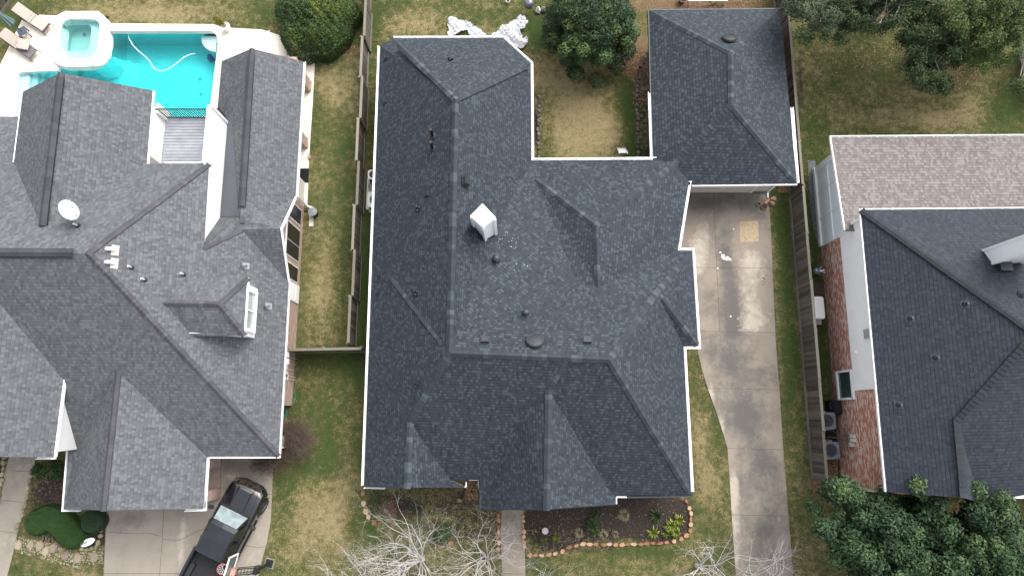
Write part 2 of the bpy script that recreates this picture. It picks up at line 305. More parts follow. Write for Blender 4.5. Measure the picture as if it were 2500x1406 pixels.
# ------------------------------------------------------------------ mesh builder
ROOTLOC = {}
class MB:
    def __init__(s): s.v = []; s.f = []; s.t = []; s.uv = {}
    def poly(s, pts, tone=.5, uv=None):
        i = len(s.v); s.v += [Vector(p) for p in pts]; s.f.append(list(range(i, i+len(pts)))); s.t.append(tone)
        if uv: s.uv[len(s.f)-1] = uv
        return s
    def solid(s, base, top, tone=.5):
        n = len(base); i = len(s.v); s.v += [Vector(p) for p in base]+[Vector(p) for p in top]
        s.f.append(list(range(i+n-1, i-1, -1))); s.t.append(tone)
        s.f.append(list(range(i+n, i+2*n))); s.t.append(tone)
        for k in range(n):
            j = (k+1) % n; s.f.append([i+k, i+j, i+n+j, i+n+k]); s.t.append(tone)
        return s
    def prism(s, pts, z0, z1, tone=.5, inset=0):
        c = sum((Vector((p[0], p[1], 0)) for p in pts), Vector())/len(pts)
        b = [Vector((p[0], p[1], z0)) for p in pts]
        t = [Vector((p[0]+(c.x-p[0])*inset, p[1]+(c.y-p[1])*inset, z1)) for p in pts]
        if sum((b[i].x*b[(i+1) % len(b)].y-b[(i+1) % len(b)].x*b[i].y) for i in range(len(b))) < 0: b.reverse(); t.reverse()
        return s.solid(b, t, tone)
    def box(s, c, d, rz=0.0, tone=.5, M=None):
        c = Vector(c); hx, hy, hz = d[0]/2, d[1]/2, d[2]/2
        q = [Vector((x, y, z)) for z in (-hz, hz) for x, y in ((-hx, -hy), (hx, -hy), (hx, hy), (-hx, hy))]
        m = M if M is not None else Matrix.Rotation(rz, 3, 'Z'); q = [c+m@p for p in q]
        return s.solid(q[:4], q[4:], tone)
    def tube(s, pts, r, n=8, tone=.5, caps=True):
        pts = [Vector(p) for p in pts]; rs = r if isinstance(r, (list, tuple)) else [r]*len(pts)
        base = len(s.v); prev = None
        for k, p in enumerate(pts):
            d = (pts[min(k+1, len(pts)-1)]-pts[max(k-1, 0)]).normalized()
            if prev is None: a = d.orthogonal().normalized()
            else:
                a = (prev-d*prev.dot(d)); a = a.normalized() if a.length > 1e-6 else d.orthogonal().normalized()
            prev = a; b = d.cross(a)
            for q in range(n):
                t = 2*math.pi*q/n; s.v.append(p+(a*math.cos(t)+b*math.sin(t))*rs[k])
        for k in range(len(pts)-1):
            for q in range(n):
                q2 = (q+1) % n; s.f.append([base+k*n+q, base+k*n+q2, base+(k+1)*n+q2, base+(k+1)*n+q]); s.t.append(tone)
        if caps:
            s.f.append([base+q for q in range(n-1, -1, -1)]); s.t.append(tone)
            e = base+(len(pts)-1)*n; s.f.append([e+q for q in range(n)]); s.t.append(tone)
        return s
    def lathe(s, c, prof, n=20, M=None, tone=.5):
        c = Vector(c); base = len(s.v); M = M or Matrix.Identity(3)
        for (r, z) in prof:
            for q in range(n):
                t = 2*math.pi*q/n; s.v.append(c+M@Vector((r*math.cos(t), r*math.sin(t), z)))
        for k in range(len(prof)-1):
            for q in range(n):
                q2 = (q+1) % n; s.f.append([base+k*n+q, base+k*n+q2, base+(k+1)*n+q2, base+(k+1)*n+q]); s.t.append(tone)
        for k in (0, len(prof)-1):
            if prof[k][0] > 1e-4: s.f.append([base+k*n+q for q in (range(n) if k else range(n-1, -1, -1))]); s.t.append(tone)
        return s
    def sheet(s, outline, z, holes=()):
        """flat ground-level polygon with holes, z up"""
        rings = [[Vector((p[0], p[1], 0)) for p in outline]]+[[Vector((p[0], p[1], 0)) for p in h] for h in holes]
        flat = [p for r_ in rings for p in r_]; i = len(s.v)
        s.v += [Vector((p.x, p.y, z)) for p in flat]
        for t in tessellate_polygon(rings):
            a, b, c = (flat[k] for k in t)
            t = list(t) if (b-a).cross(c-a).z > 0 else [t[0], t[2], t[1]]
            s.f.append([i+k for k in t]); s.t.append(.5)
        return s
    def build(s, name, mat, parent=None, local=False, smooth=False, uv=True, solid=0.0, merge=False):
        off = Vector((0, 0, 0))
        if parent is not None and not local: off = ROOTLOC.get(parent.name, Vector((0, 0, 0)))
        me = bpy.data.meshes.new(name)
        me.from_pydata([tuple(p-off) for p in s.v], [], s.f); me.materials.append(mat)
        a = me.attributes.new("tone", 'FLOAT', 'FACE'); a.data.foreach_set("value", s.t)
        if uv:
            ul = me.uv_layers.new(name="UVMap"); data = np.zeros((len(me.loops), 2), np.float32); li = 0
            for fi, f in enumerate(s.f):
                if fi in s.uv:
                    for k in range(len(f)): data[li+k] = s.uv[fi][k]
                else:
                    n = Vector((0, 0, 0)); q = [s.v[k] for k in f]
                    for k in range(len(q)):
                        a1, b1 = q[k], q[(k+1) % len(q)]
                        n += Vector(((a1.y-b1.y)*(a1.z+b1.z), (a1.z-b1.z)*(a1.x+b1.x), (a1.x-b1.x)*(a1.y+b1.y)))
                    n = n.normalized() if n.length > 0 else Vector((0, 0, 1))
                    h = Vector((-n.y, n.x, 0)); h = h.normalized() if h.length > 1e-3 else Vector((1, 0, 0))
                    sv = n.cross(h)
                    for k, p in enumerate(q): data[li+k] = (p.dot(h), p.dot(sv))
                li += len(f)
            ul.data.foreach_set("uv", data.ravel())
        if smooth: me.polygons.foreach_set("use_smooth", [True]*len(me.polygons))
        if merge:
            import bmesh
            bm = bmesh.new(); bm.from_mesh(me); bmesh.ops.remove_doubles(bm, verts=bm.verts, dist=.002); bm.to_mesh(me); bm.free()
        me.update(); o = bpy.data.objects.new(name, me); COL.objects.link(o)
        if parent is not None:
            o.parent = parent; ROOTLOC[o.name] = ROOTLOC.get(parent.name, Vector((0, 0, 0)))
        else: ROOTLOC[o.name] = Vector((0, 0, 0))
        if solid:
            md = o.modifiers.new("thickness", 'SOLIDIFY'); md.thickness = solid; md.offset = -1
        return o
def tag(o, label=None, cat=None, group=None, kind=None):
    if label: o["label"] = label
    if cat: o["category"] = cat
    if group: o["group"] = group
    if kind: o["kind"] = kind
    return o
def thing(name, label, cat, loc=(0, 0, 0), rz=0.0, group=None):
    o = bpy.data.objects.new(name, None); COL.objects.link(o); o.location = loc; o.rotation_euler = (0, 0, rz)
    o.empty_display_size = .3; ROOTLOC[o.name] = Vector(loc); return tag(o, label, cat, group)
def origin_to(o, loc):
    """put a single-mesh thing's origin at its base"""
    loc = Vector(loc); o.data.transform(Matrix.Translation(-loc)); o.location = loc; ROOTLOC[o.name] = loc; return o
def copy_tree(o, parent=None):
    c = o.copy(); COL.objects.link(c)
    if parent is not None: c.parent = parent
    for ch in list(o.children): copy_tree(ch, c)
    return c
def rnd(a, b): return random.uniform(a, b)

# ------------------------------------------------------------------ roof helpers
def roof(name, polys, mat, parent, thick=.12):
    m = MB()
    for p in polys:
        q = [Vector(x) for x in p]; n = Vector((0, 0, 0))
        for k in range(len(q)):
            a, b = q[k], q[(k+1) % len(q)]; n.z += (a.x-b.x)*(a.y+b.y)
        if n.z < 0: q.reverse()
        m.poly(q)
    return m.build(name, mat, parent, solid=thick, merge=True)
def caps(parent, mat, lines, name="ridge_cap", wid=.15, step=.20, slope=.55, lift=.045, lightp=.2):
    m = MB()
    for ln in lines:
        sl = slope
        if isinstance(ln[-1], float): sl = ln[-1]; ln = ln[:-1]
        for a, b in zip(ln[:-1], ln[1:]):
            a, b = Vector(a), Vector(b)
            if a.z > b.z: a, b = b, a
            L = (b-a).length; n = max(1, int(L/step)); d = (b-a)/n
            lat = Vector((-d.y, d.x, 0)).normalized()
            up = Vector((0, 0, 1))
            for k in range(n):
                p = a+d*k; q = p+d*1.25; t = rnd(.15, .62) if random.random() > lightp else rnd(.7, 1)
                w2 = wid*rnd(.93, 1.05); lo, hi = lift+.018, lift-.012
                p0, q0 = p+up*lo, q+up*hi
                for sg in (1, -1):
                    e = lat*sg*w2 - up*w2*sl
                    pts = [p0, q0, q0+e, p0+e]
                    if sg > 0: pts.reverse()
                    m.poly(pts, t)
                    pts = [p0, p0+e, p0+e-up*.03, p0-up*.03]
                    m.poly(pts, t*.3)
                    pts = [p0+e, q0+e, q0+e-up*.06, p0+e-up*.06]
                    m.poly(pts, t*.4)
    return m.build(name, mat, parent)
def gutter(parent, pts, name="gutter", w=.12, flip=1, strap=.9):
    """pts run clockwise seen from above, outward is to the left"""
    m = MB(); pts = [Vector(p) for p in pts]
    n = len(pts); offs = []
    for k in range(n):
        ds = []
        if k > 0: ds.append((pts[k]-pts[k-1]).normalized())
        if k < n-1: ds.append((pts[k+1]-pts[k]).normalized())
        ns = [Vector((-d.y, d.x, 0)).normalized()*flip for d in ds]
        nn = sum(ns, Vector()); nn.normalize(); nn = nn/max(.35, nn.dot(ns[0])); offs.append(nn)
    def strip(o0, o1, z0, z1):
        for k in range(n-1):
            a, b = pts[k], pts[k+1]
            base = [a+offs[k]*o0, b+offs[k+1]*o0, b+offs[k+1]*o1, a+offs[k]*o1]
            if flip < 0: base.reverse()
            m.solid([p+Vector((0, 0, z0)) for p in base], [p+Vector((0, 0, z1)) for p in base])
    strip(-.01, w, -.13, -.115); strip(w-.035, w, -.115, .0); strip(-.035, -.012, -.115, -.02)
    for k in range(n-1):
        L = (pts[k+1]-pts[k]).length; c = int(L/strap)
        for j in range(c):
            f = (j+.5)/c; p = pts[k].lerp(pts[k+1], f); d = (pts[k+1]-pts[k]).normalized()
            m.box(p+offs[k].lerp(offs[k+1], f)*(w*.45)+Vector((0, 0, -.012)), (.035, w*1.05, .012), math.atan2(d.y, d.x))
    g = m.build(name, M_GUTTER, parent)
    return g
def rake(parent, pts, name="fascia", mat=None, th=.05, dep=.2):
    m = MB()
    for a, b in zip(pts[:-1], pts[1:]):
        a, b = Vector(a), Vector(b); d = (b-a).normalized(); lat = Vector((-d.y, d.x, 0)).normalized()
        base = [a-lat*th/2, b-lat*th/2, b+lat*th/2, a+lat*th/2]
        m.solid([p-Vector((0, 0, dep)) for p in base], [p+Vector((0, 0, .02)) for p in base])
    return m.build(name, mat or M_WHITE, parent)
def offset_poly(poly, d):
    pts = [Vector((p[0], p[1])) for p in poly]
    A = sum(pts[i].x*pts[(i+1) % len(pts)].y-pts[(i+1) % len(pts)].x*pts[i].y for i in range(len(pts)))
    sgn = 1 if A > 0 else -1; out = []
    for k in range(len(pts)):
        a, b, c = pts[k-1], pts[k], pts[(k+1) % len(pts)]
        n1 = Vector((-(b-a).y, (b-a).x)).normalized()*sgn; n2 = Vector((-(c-b).y, (c-b).x)).normalized()*sgn
        nn = (n1+n2).normalized(); out.append(b+nn*(d/max(.35, nn.dot(n1))))
    return out
def walls(parent, poly, z0, z1, mat, name="wall"):
    m = MB(); m.prism([(p.x, p.y) for p in poly], z0, z1); return m.build(name, mat, parent)

# vents on roofs
def tilt_to(n):
    return Vector((0, 0, 1)).rotation_difference(n).to_matrix()
def vent_pipe(parent, polys, px, py, h=.25, r=.05, name="vent_pipe", mat=None, cap=False, flash=None):
    p, n = tri_hit(px, py, polys); m = MB(); T = tilt_to(n)
    m.lathe(p-Vector((0, 0, .1)), [(r, 0), (r, h+.1)], 10)
    if cap: m.lathe(p+Vector((0, 0, h)), [(r*1.9, -.05), (r*2.0, .0), (r*1.2, .05), (0.001, .07)], 12)
    o = m.build(name, mat or M_BLACKV, parent, smooth=False)
    k = MB(); k.lathe(p, [(r*2.6, -.02), (r*1.9, .06), (r*1.05, .09)], 10, T); k.build("pipe_boot", M_BLACKV, parent)
    if flash:
        f = MB(); f.box(p+n*.012, (.34, .30, .008), M=T); f.build("flashing", flash, parent)
    return o
def clip_vent(parent, polys, px, py, s=1.0):
    p, n = tri_hit(px, py, polys); m = MB(); T = tilt_to(n)
    for a, b, h in ((-.05, .05, .16), (.06, .02, .12), (0, -.07, .14)):
        m.lathe(p+T@Vector((a*s, b*s, -.02)), [(.032*s, 0), (.03*s, h*s)], 8)
    m.box(p+n*.03, (.17*s, .10*s, .05), M=T)
    return m.build("vent_stub", M_BLACKV, parent)
def box_vent(parent, polys, px, py, w=.38):
    p, n = tri_hit(px, py, polys); m = MB(); T = tilt_to(n)
    def q(x, y, z): return p+T@Vector((x, y, z))
    h = w/2
    m.solid([q(-h, -h, 0), q(h, -h, 0), q(h, h, 0), q(-h, h, 0)], [q(-h*.9, -h*.85, .10), q(h*.9, -h*.85, .10), q(h*.85, h*.8, .13), q(-h*.85, h*.8, .13)])
    m.box(q(0, 0, .01), (w*1.25, w*1.25, .01), M=T)
    m.box(q(0, -h*.86, .11), (w*1.0, .03, .05), M=T)
    return m.build("box_vent", M_CAPR if False else M_BLACKV2, parent)
M_BLACKV2 = simple("charcoal_vent_metal", (.026, .030, .037), .45, .15, 8, .2)
def dome_vent(parent, polys, px, py, r=.34, mat=None, name="dome_vent"):
    p, n = tri_hit(px, py, polys); m = MB()
    T = tilt_to(n)
    m.lathe(p, [(r*.8, -.05), (r*.8, .10)], 24, T)
    m.lathe(p+n*.1, [(r*.98, -.01), (r*1.03, .02), (r*1.0, .045), (r*.86, .05), (r*.82, .035), (r*.5, .055), (.001, .07)], 28, T)
    o = m.build(name, mat or M_BLACKV2, parent, smooth=False); k = MB(); a1 = T@Vector((1, 0, 0)); a2 = T@Vector((0, 1, 0))
    k.tube([p+n*.09+(a1*math.cos(t)+a2*math.sin(t))*r*1.04 for t in np.linspace(0, 2*math.pi, 29)], .035, 6, caps=False); k.build("vent_rim", M_BLACKV, parent)
    return o
def turbine(parent, polys, px, py):
    p, n = tri_hit(px, py, polys); m = MB(); T = tilt_to(n)
    m.box(p+n*.012, (.34, .30, .01), M=T)
    m.lathe(p-Vector((0, 0, .1)), [(.07, 0), (.06, .30)], 12)
    m.lathe(p+Vector((0, 0, .2)), [(.10, -.03), (.12, .02), (.11, .06), (.07, .10), (.001, .12)], 14)
    return m.build("exhaust_vent", M_GREYV, parent)

# ================================================================== MIDDLE HOUSE
zE = 2.7
def E(px, py, z=zE): return P(px, py, z)
R0, R1, R3 = P(1112, 243, 6.8), P(1097, 862, 6.8), P(1488, 878, 6.8)
R2 = R1.lerp(R3, .73)
plW = Pl(E(928, 112), E(888, 1185), (R0+R1)/2)
plN = Pl(R1, R3, E(1690, 612)); plS = Pl(R1, R3, E(1688, 1210)); plE = Pl(E(1296, 155), E(1298, 392), R0)
cD, bD, aD = plN.hit(1115, 812), plN.hit(1407, 685), E(1298, 392)
plD = Pl(aD, bD, cD)
vD = [plD.hit(1155, 711), plD.hit(1200, 607), plD.hit(1226, 533), plD.hit(1258, 465)]
T1 = plN.hit(1460, 702); T0 = P(1455, 550, T1.z); T2 = plD.hit(1307, 438)
zS = 3.05; SAD = P(1650, 397, zS); SADN = E(1615, 390)
B0 = plN.hit(1604, 714)
G0 = P(1002, 1030, plS.hit(1002, 1030).z); G1 = P(994, 1190, G0.z)
vL = plS.hit(1062, 1118); eL = plS.hit(1100, 1171); eL2 = plS.hit(1168, 1171)
C0 = plS.hit(1340, 951); C1 = P(1335, 1243, C0.z); vC = plS.hit(1484, 1190); eR = plS.hit(1505, 1212)
MR = [
 [E(928, 112), R0, E(960, 94)], [E(928, 112), E(891, 1100), R1, R0], [E(891, 1100), G0, R1], [E(891, 1100), E(888, 1185), G1, G0],
 [E(960, 94), R0, E(1228, 93)], [E(1228, 93), R0, E(1296, 155)],
 [E(1296, 155), R0, R1, cD]+vD[:]+[aD],
 [aD, vD[3], vD[2], vD[1], vD[0], cD, bD, T2],
 [aD, T2, T0, SAD, SADN], [T2, bD, T1, T0],
 [T0, T1, E(1655, 611), E(1686, 420), SAD],
 [R1, R3, B0, E(1690, 612), E(1655, 611), T1, bD, cD],
 [B0, E(1690, 612), E(1705, 845)], [B0, E(1705, 845), E(1669, 845)],
 [R3, B0, E(1669, 845), E(1688, 1210)],
 [R1, G0, vL, eL, eL2, plS.hit(1283, 1007), C0, R2],
 [G0, G1, E(1138, 1189), eL, vL],
 [C0, plS.hit(1283, 1007), eL2, E(1170, 1243), C1], [C0, C1, E(1440, 1236), E(1505, 1230), eR, vC],
 [C0, vC, eR, E(1688, 1210), R3, R2],
]
zG = 2.6
GA0, GA1 = P(1785, 130, 4.6), P(1785, 258, 4.6)
gNW, gNE, gSE, gSW = P(1583, 25, zG), P(1905, 22, zG), P(1946, 448, zG), P(1640, 452, zG)
GR = [[gNW, P(1594, 392, zG), SAD, GA1, GA0], [gNW, GA0, gNE], [gNE, GA0, GA1, gSE], [GA1, SAD, gSW, gSE]]
house = thing("brick_house", "middle house with dark charcoal shingle roof, white gutters, boxed white chimney and attached garage wing", "house", (0, 6, 0))
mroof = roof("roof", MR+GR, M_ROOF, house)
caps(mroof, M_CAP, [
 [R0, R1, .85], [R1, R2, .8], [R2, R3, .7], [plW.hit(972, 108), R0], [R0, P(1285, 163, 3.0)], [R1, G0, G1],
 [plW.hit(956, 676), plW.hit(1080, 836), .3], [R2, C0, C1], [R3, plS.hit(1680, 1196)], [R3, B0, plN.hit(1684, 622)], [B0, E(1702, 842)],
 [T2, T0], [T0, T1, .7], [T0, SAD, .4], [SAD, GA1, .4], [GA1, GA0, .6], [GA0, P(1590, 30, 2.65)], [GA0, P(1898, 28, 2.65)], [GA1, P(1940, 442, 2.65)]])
Mall = MR+GR
wallpoly = [E(928, 112), E(960, 94), E(1228, 93), E(1296, 155), E(1298, 392), E(1600, 390), E(1700, 390), E(1655, 611), E(1690, 612), E(1705, 845), E(1669, 845), E(1688, 1210),
            E(1505, 1213), E(1505, 1230), E(1170, 1243), E(1168, 1171), E(1100, 1171), E(1130, 1186), E(888, 1185)]
inner = offset_poly(wallpoly, .42)
walls(house, inner, 0, zE-.02, M_BRICKL)
m = MB(); m.sheet([(p.x, p.y) for p in wallpoly], zE-.14); m.build("soffit", M_WHITE, house)
gp = [P(1590, 33, zG), P(1898, 30, zG), P(1940, 448, zG), P(1597, 448, zG)]
gin = offset_poly(gp, .45)
m = MB(); m.prism([(p.x, p.y) for p in gin], 0, zG+.15); m.build("garage_wall", M_CREAM, house)
m = MB(); m.sheet([(p.x, p.y) for p in gp], zG-.14); m.build("garage_soffit", M_WHITE, house)
# gutters
gutter(mroof, [E(888, 1185), E(928, 112)])
gutter(mroof, [E(960, 94), E(1228, 93), E(1296, 155), E(1298, 392), E(1615, 389)])
gutter(mroof, [E(1686, 420), E(1655, 611), E(1690, 612), E(1705, 845), E(1669, 845), E(1688, 1200)])
gutter(mroof, [E(940, 1187), E(888, 1185)], strap=3)
gutter(mroof, [P(1946, 446, zG), P(1690, 449, zG)])
gutter(mroof, [P(1932, 262, zG), P(1946, 446, zG)])
gutter(mroof, [P(1594, 388, zG), P(1588, 225, zG)])
rake(mroof, [E(1168, 1171), E(1145, 1171)]); rake(mroof, [E(1170, 1195), E(1168, 1171)]); rake(mroof, [E(1505, 1230), E(1505, 1213), E(1530, 1213)])
rake(mroof, [P(1100, 1171, 2.85), P(1140, 1173, 2.75)], mat=M_BLACKV)
rake(mroof, [E(1138, 1187), E(1138, 1176)]); rake(mroof, [E(1138, 1188), E(1115, 1188)])
rake(mroof, [C1, E(1170, 1243)], mat=M_BLACKV2); rake(mroof, [E(1505, 1230), E(1440, 1236), C1], mat=M_BLACKV2); rake(mroof, [E(1688, 1211), E(1530, 1214)], mat=M_BLACKV2)
rake(mroof, [gNE, gNW], mat=M_BLACKV2); rake(mroof, [gNW, P(1588, 225, zG)], mat=M_BLACKV2); rake(mroof, [G1, E(888, 1186)], mat=M_BLACKV2)
# garage door and trim on the front of the garage
yg = gin[2].y if False else min(p.y for p in gin)
xr = max(p.x for p in gin); xl = P(1665, 455, 0).x
m = MB()
for k in range(4): m.box(((xr-.9+xl)/2, yg-.03, .28+k*.53), (xr-.9-xl, .04, .51))
gd = m.build("garage_door", M_CREAM, house)
m = MB(); m.box(((xr-.9+xl)/2, yg-.035, 2.2), (xr-.7-xl, .07, .12)); m.box((xr-.82, yg-.035, 1.1), (.12, .07, 2.2)); m.build("door_frame", M_WHITE, gd)
m = MB(); m.tube([(xr+.35, yg-.3, 2.45), (xr+.06, yg-.06, 2.1), (xr+.06, yg-.06, .15), (xr+.06, yg-.35, .06)], .05, 8); m.build("downspout", M_GUTTER, house)
# black sagging gutter end and downspout at the front bed
m = MB(); m.tube([E(1136, 1190, 2.4), P(1128, 1214, .1)], .05, 8); m.build("downspout", M_BLACKV, house)
# chimney (white boxed chase with flat cap)
chm = thing("x", None, None); bpy.data.objects.remove(chm)
ct = [P(1178, 496, 7.05), P(1211, 531, 7.05), P(1180, 557, 7.05), P(1147, 527, 7.05)]
cc = sum(ct, Vector())/4
cb, _ = tri_hit(1187, 583, Mall)
m = MB(); bpts = [(cc.x+(p.x-cc.x)*.86, cc.y+(p.y-cc.y)*.86) for p in ct]; m.prism(bpts, 4.3, 6.86)
chim = m.build("chimney", M_SIDING, mroof)
m = MB(); m.prism([(p.x, p.y) for p in ct], 6.90, 7.06, inset=.03); m.prism([(cc.x+(p.x-cc.x)*.95, cc.y+(p.y-cc.y)*.95) for p in ct], 6.8, 6.90)
m.build("chimney_cap", M_WHITE, mroof)
m = MB()
for k in range(4):
    a = Vector((bpts[k][0], bpts[k][1], 0)); a2 = cc+(a-cc)*1.0
    m.box((a.x, a.y, 5.25), (.13, .13, 3.1), math.atan2(bpts[k][1]-cc.y, bpts[k][0]-cc.x)+R(45))
m.build("corner_trim", M_WHITE, mroof)
for (x, y) in ((1100, 146), (1020, 511), (1015, 715), (1016, 938), (1606, 910), (926, 674), (924, 716), (941, 145), (939, 252)):
    clip_vent(mroof, Mall, x, y, 1.5 if x > 950 else 1.0)
for (x, y) in ((1056, 333), (1056, 363)): vent_pipe(mroof, Mall, x, y, .75, .075, cap=False)
vent_pipe(mroof, Mall, 1211, 634, .38, .085, cap=True, mat=M_BLACKV2); vent_pipe(mroof, Mall, 1283, 765, .36, .075, cap=True, mat=M_BLACKV2)
for (x, y) in ((1184, 831), (1433, 832), (1137, 442)): box_vent(mroof, Mall, x, y, .36)
box_vent(mroof, Mall, 1044, 474, .24)
dome_vent(mroof, Mall, 1306, 834, .36); dome_vent(mroof, Mall, 1780, 97, .32, mat=M_BLACKV)
# white plaster crumbs on the shingles below the chimney
m = MB()
for k in range(26):
    x, y = (rnd(1198, 1262), rnd(566, 606)) if k < 20 else (rnd(1255, 1290), rnd(644, 668))
    p, n = tri_hit(x, y, Mall); m.box(p+n*.01, (rnd(.012, .035), rnd(.01, .02), .01), rnd(0, 3))
tag(m.build("plaster_crumbs", M_WHITE, mroof), kind="stuff")

# ================================================================== LEFT HOUSE
zL = 2.8
def L(px, py, z=zL): return P(px, py, z)
A = P(215, 618, 8.3); AL = Vector((A.x-14, A.y+.1, 8.3)); B = L(680, 1114)
lE = Pl(B, L(705, 690), A); lS = Pl(A, AL, B)
N1 = lE.hit(510, 400); lN = Pl(A, AL, L(20, 285)); N1z = (N1.z+lN.hit(510, 400).z)/2; N1 = P(510, 400, N1z)
W1 = lE.hit(498, 603); V2 = lE.hit(590, 560); VR = L(705, 690)
gp0 = P(686, 558, V2.z)
T1b = lN.hit(101, 553); T0b = P(148, 178, T1b.z)
e1 = P(375, 222, 4.9); e2 = P(360, 404, 4.9); w1 = P(55, 225, 4.9); w2 = P(28, 435, 4.9)
K0 = lS.hit(287, 907); K1 = P(250, 1245, K0.z)
U0, U1 = P(614, 119, 4.5), P(587, 531, 4.5)
uW = Pl(U0, U1, L(541, 150)); wE = L(741, 151); wE2 = L(722, 480)
zW = 5.0
q1, q2 = P(160, 900, zW), P(133, 1115, zW); q0 = lS.hit(-10, 730)
lwing = Pl(q1, q2, q0)
D0 = lE.hit(400, 740); D1 = P(535, 742, D0.z); dN = lE.hit(473, 674); dE1 = P(606, 678, dN.z); dE2 = P(597, 820, dN.z); dS = lE.hit(470, 820)
LR = [
 [A, N1, W1, V2, VR, B], [AL, A, N1, lN.hit(360, 400), lN.hit(100, 402), L(43, 285), L(-200, 285)],
 [AL, A, B, L(505, 1114), K0, L(188, 1098), lS.hit(100, 1080), Vector((AL.x, lS.hit(100, 1080).y, lS.hit(100, 1080).z))],
 [T0b, T1b, e2, e1], [T0b, w1, w2, T1b],
 [K0, K1, L(155, 1243), L(167, 1099), L(188, 1096)], [K0, L(505, 1114), L(497, 1241), K1],
 [U0, U1, wE2, wE], [U0, L(541, 150), L(530, 272), uW.hit(543, 292), uW.hit(514, 531), U1],
 [W1, uW.hit(514, 531), U1, wE2, gp0, V2], [V2, gp0, VR],
 [q1, lwing.hit(-10, 728), lwing.hit(-200, 700), lwing.hit(-200, 1115), q2],
 [D0, dN, dE1, D1], [D1, dE1, dE2], [D0, D1, dE2, dS],
]
lh = thing("brick_house", "left house beside the pool with weathered grey shingle roof and a dormer window", "house", (-15, 5, 0))
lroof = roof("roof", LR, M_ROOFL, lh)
caps(lroof, M_CAPL, [[A, N1], [A, B], [D0, D1, .8], [D1, dE1], [D1, dE2], [W1, V2], [U1, P(588, 545, 4.45), .6], [K0, K1, .7], [U0, P(613, 135, 4.5), .7], [T0b, P(147, 190, T0b.z), .6]], lightp=.1, wid=.13)
def ridge_vent(a, b, w=.16):
    m = MB(); a, b = Vector(a), Vector(b); L_ = (b-a).length; n = int(L_/.3); d = (b-a)/n; lat = Vector((-d.y, d.x, 0)).normalized()
    for k in range(n):
        p, q = a+d*k, a+d*(k+1); t = rnd(.1, .9); u = Vector((0, 0, .11))
        for sg in (1, -1):
            e = lat*w*sg-Vector((0, 0, w*.6)); pts = [p+u, q+u, q+u+e, p+u+e]
            if sg > 0: pts.reverse()
            m.poly(pts, t); m.poly([p+u+e, q+u+e, q+u+e-Vector((0, 0, .07)), p+u+e-Vector((0, 0, .07))], 0)
    for p in (a, b): m.box(p+Vector((0, 0, .06)), (.03, .03, .1))
    return m.build("ridge_vent", M_VENTR, lroof)
def edge_line(a, b, w=.155):
    m = MB(); a, b = Vector(a), Vector(b); d = (b-a).normalized(); lat = Vector((-d.y, d.x, 0))
    for sg in (1, -1):
        e = lat*w*1.12*sg-Vector((0, 0, w*.6)); m.tube([a+e+Vector((0, 0, .07)), b+e+Vector((0, 0, .07))], .014, 4)
    return m.build("vent_slot", M_BLACKV, lroof)
for a, b in ((P(147, 190, T0b.z), P(104, 552, T1b.z)), (P(613, 135, 4.5), P(590, 504, 4.5)), (AL, P(178, 618, 8.3))):
    ridge_vent(a, b); edge_line(a, b)
# cricket: smooth membrane in the valley beside the upper wall
m = MB(); cr = [uW.hit(546, 300), uW.hit(566, 280), uW.hit(584, 528), uW.hit(515, 530)]
n_ = (cr[1]-cr[0]).cross(cr[3]-cr[0]).normalized(); n_ = n_ if n_.z > 0 else -n_
m.poly([p+n_*.012 for p in cr][::-1]); m.build("valley_membrane", simple("roll_roofing", (.085, .095, .108), .8, .06, 1), lroof)
# east brick wall
XE = -11.1
yN, yS = P(738, 478, 0).y, P(715, 990, 0).y
m = MB(); m.prism([(XE, yN), (XE, yS), (XE-6, yS), (XE-6, yN)], 0, zL+.25)
ga, gb = P(722, 480, zL).y, P(705, 690, zL).y
m.poly([(XE-.001, gb, zL), (XE-.001, ga, zL), (XE-.001, (ga+gb)/2+.3, gp0.z-.18)])
m.build("wall", M_BRICKL, lh)
rake(lroof, [wE2+Vector((0, 0, 0)), gp0, VR])
m = MB(); m.prism([(-23.0, A.y-7), (XE-.4, P(600, 990, 0).y), (XE-.4, yN), (-15.6, yN), (-15.6, 12), (-23, 12)], 0, zL+.2); m.build("wall", M_BRICKL, lh)
ww = [P(734, y, .6).y for y in (515, 550, 565, 602, 606, 638, 656, 689)]
for i in range(4):
    a, b = ww[2*i], ww[2*i+1]
    f = MB(); f.box((XE+.02, (a+b)/2, 1.55), (.05, abs(a-b)+.12, 2.05)); fr = f.build("window", M_WHITE, lh)
    f = MB(); f.box((XE+.05, (a+b)/2, 1.55), (.03, abs(a-b), 1.9)); f.build("pane", M_GLASS, fr)
a, b = P(727, 697, .4).y, P(727, 740, .4).y
f = MB(); f.box((XE+.03, (a+b)/2, 1.1), (.06, abs(a-b), 1.9))
for zz in (.6, 1.1, 1.6): f.box((XE+.065, (a+b)/2, zz), (.02, abs(a-b)*.7, .3))
f.build("side_door", M_WHITE, lh)
# wall-mounted service boxes with conduits
for (y, h, z, mt) in ((868, .35, 1.75, M_WHITE), (884, .25, 1.6, M_WHITE), (899, .45, 1.9, M_CREAM), (915, .30, 1.8, M_WHITE), (922, .45, 1.7, M_CREAM)):
    yy = P(712, y, 1.2).y; f = MB(); f.box((XE+.10, yy, z), (.2, .26, h)); bx = f.build("meter_box", mt, lh)
    f = MB(); f.tube([(XE+.06, yy-.05, z-h/2), (XE+.06, yy-.05, .02)], .018, 6); f.build("conduit", M_CREAM, bx)
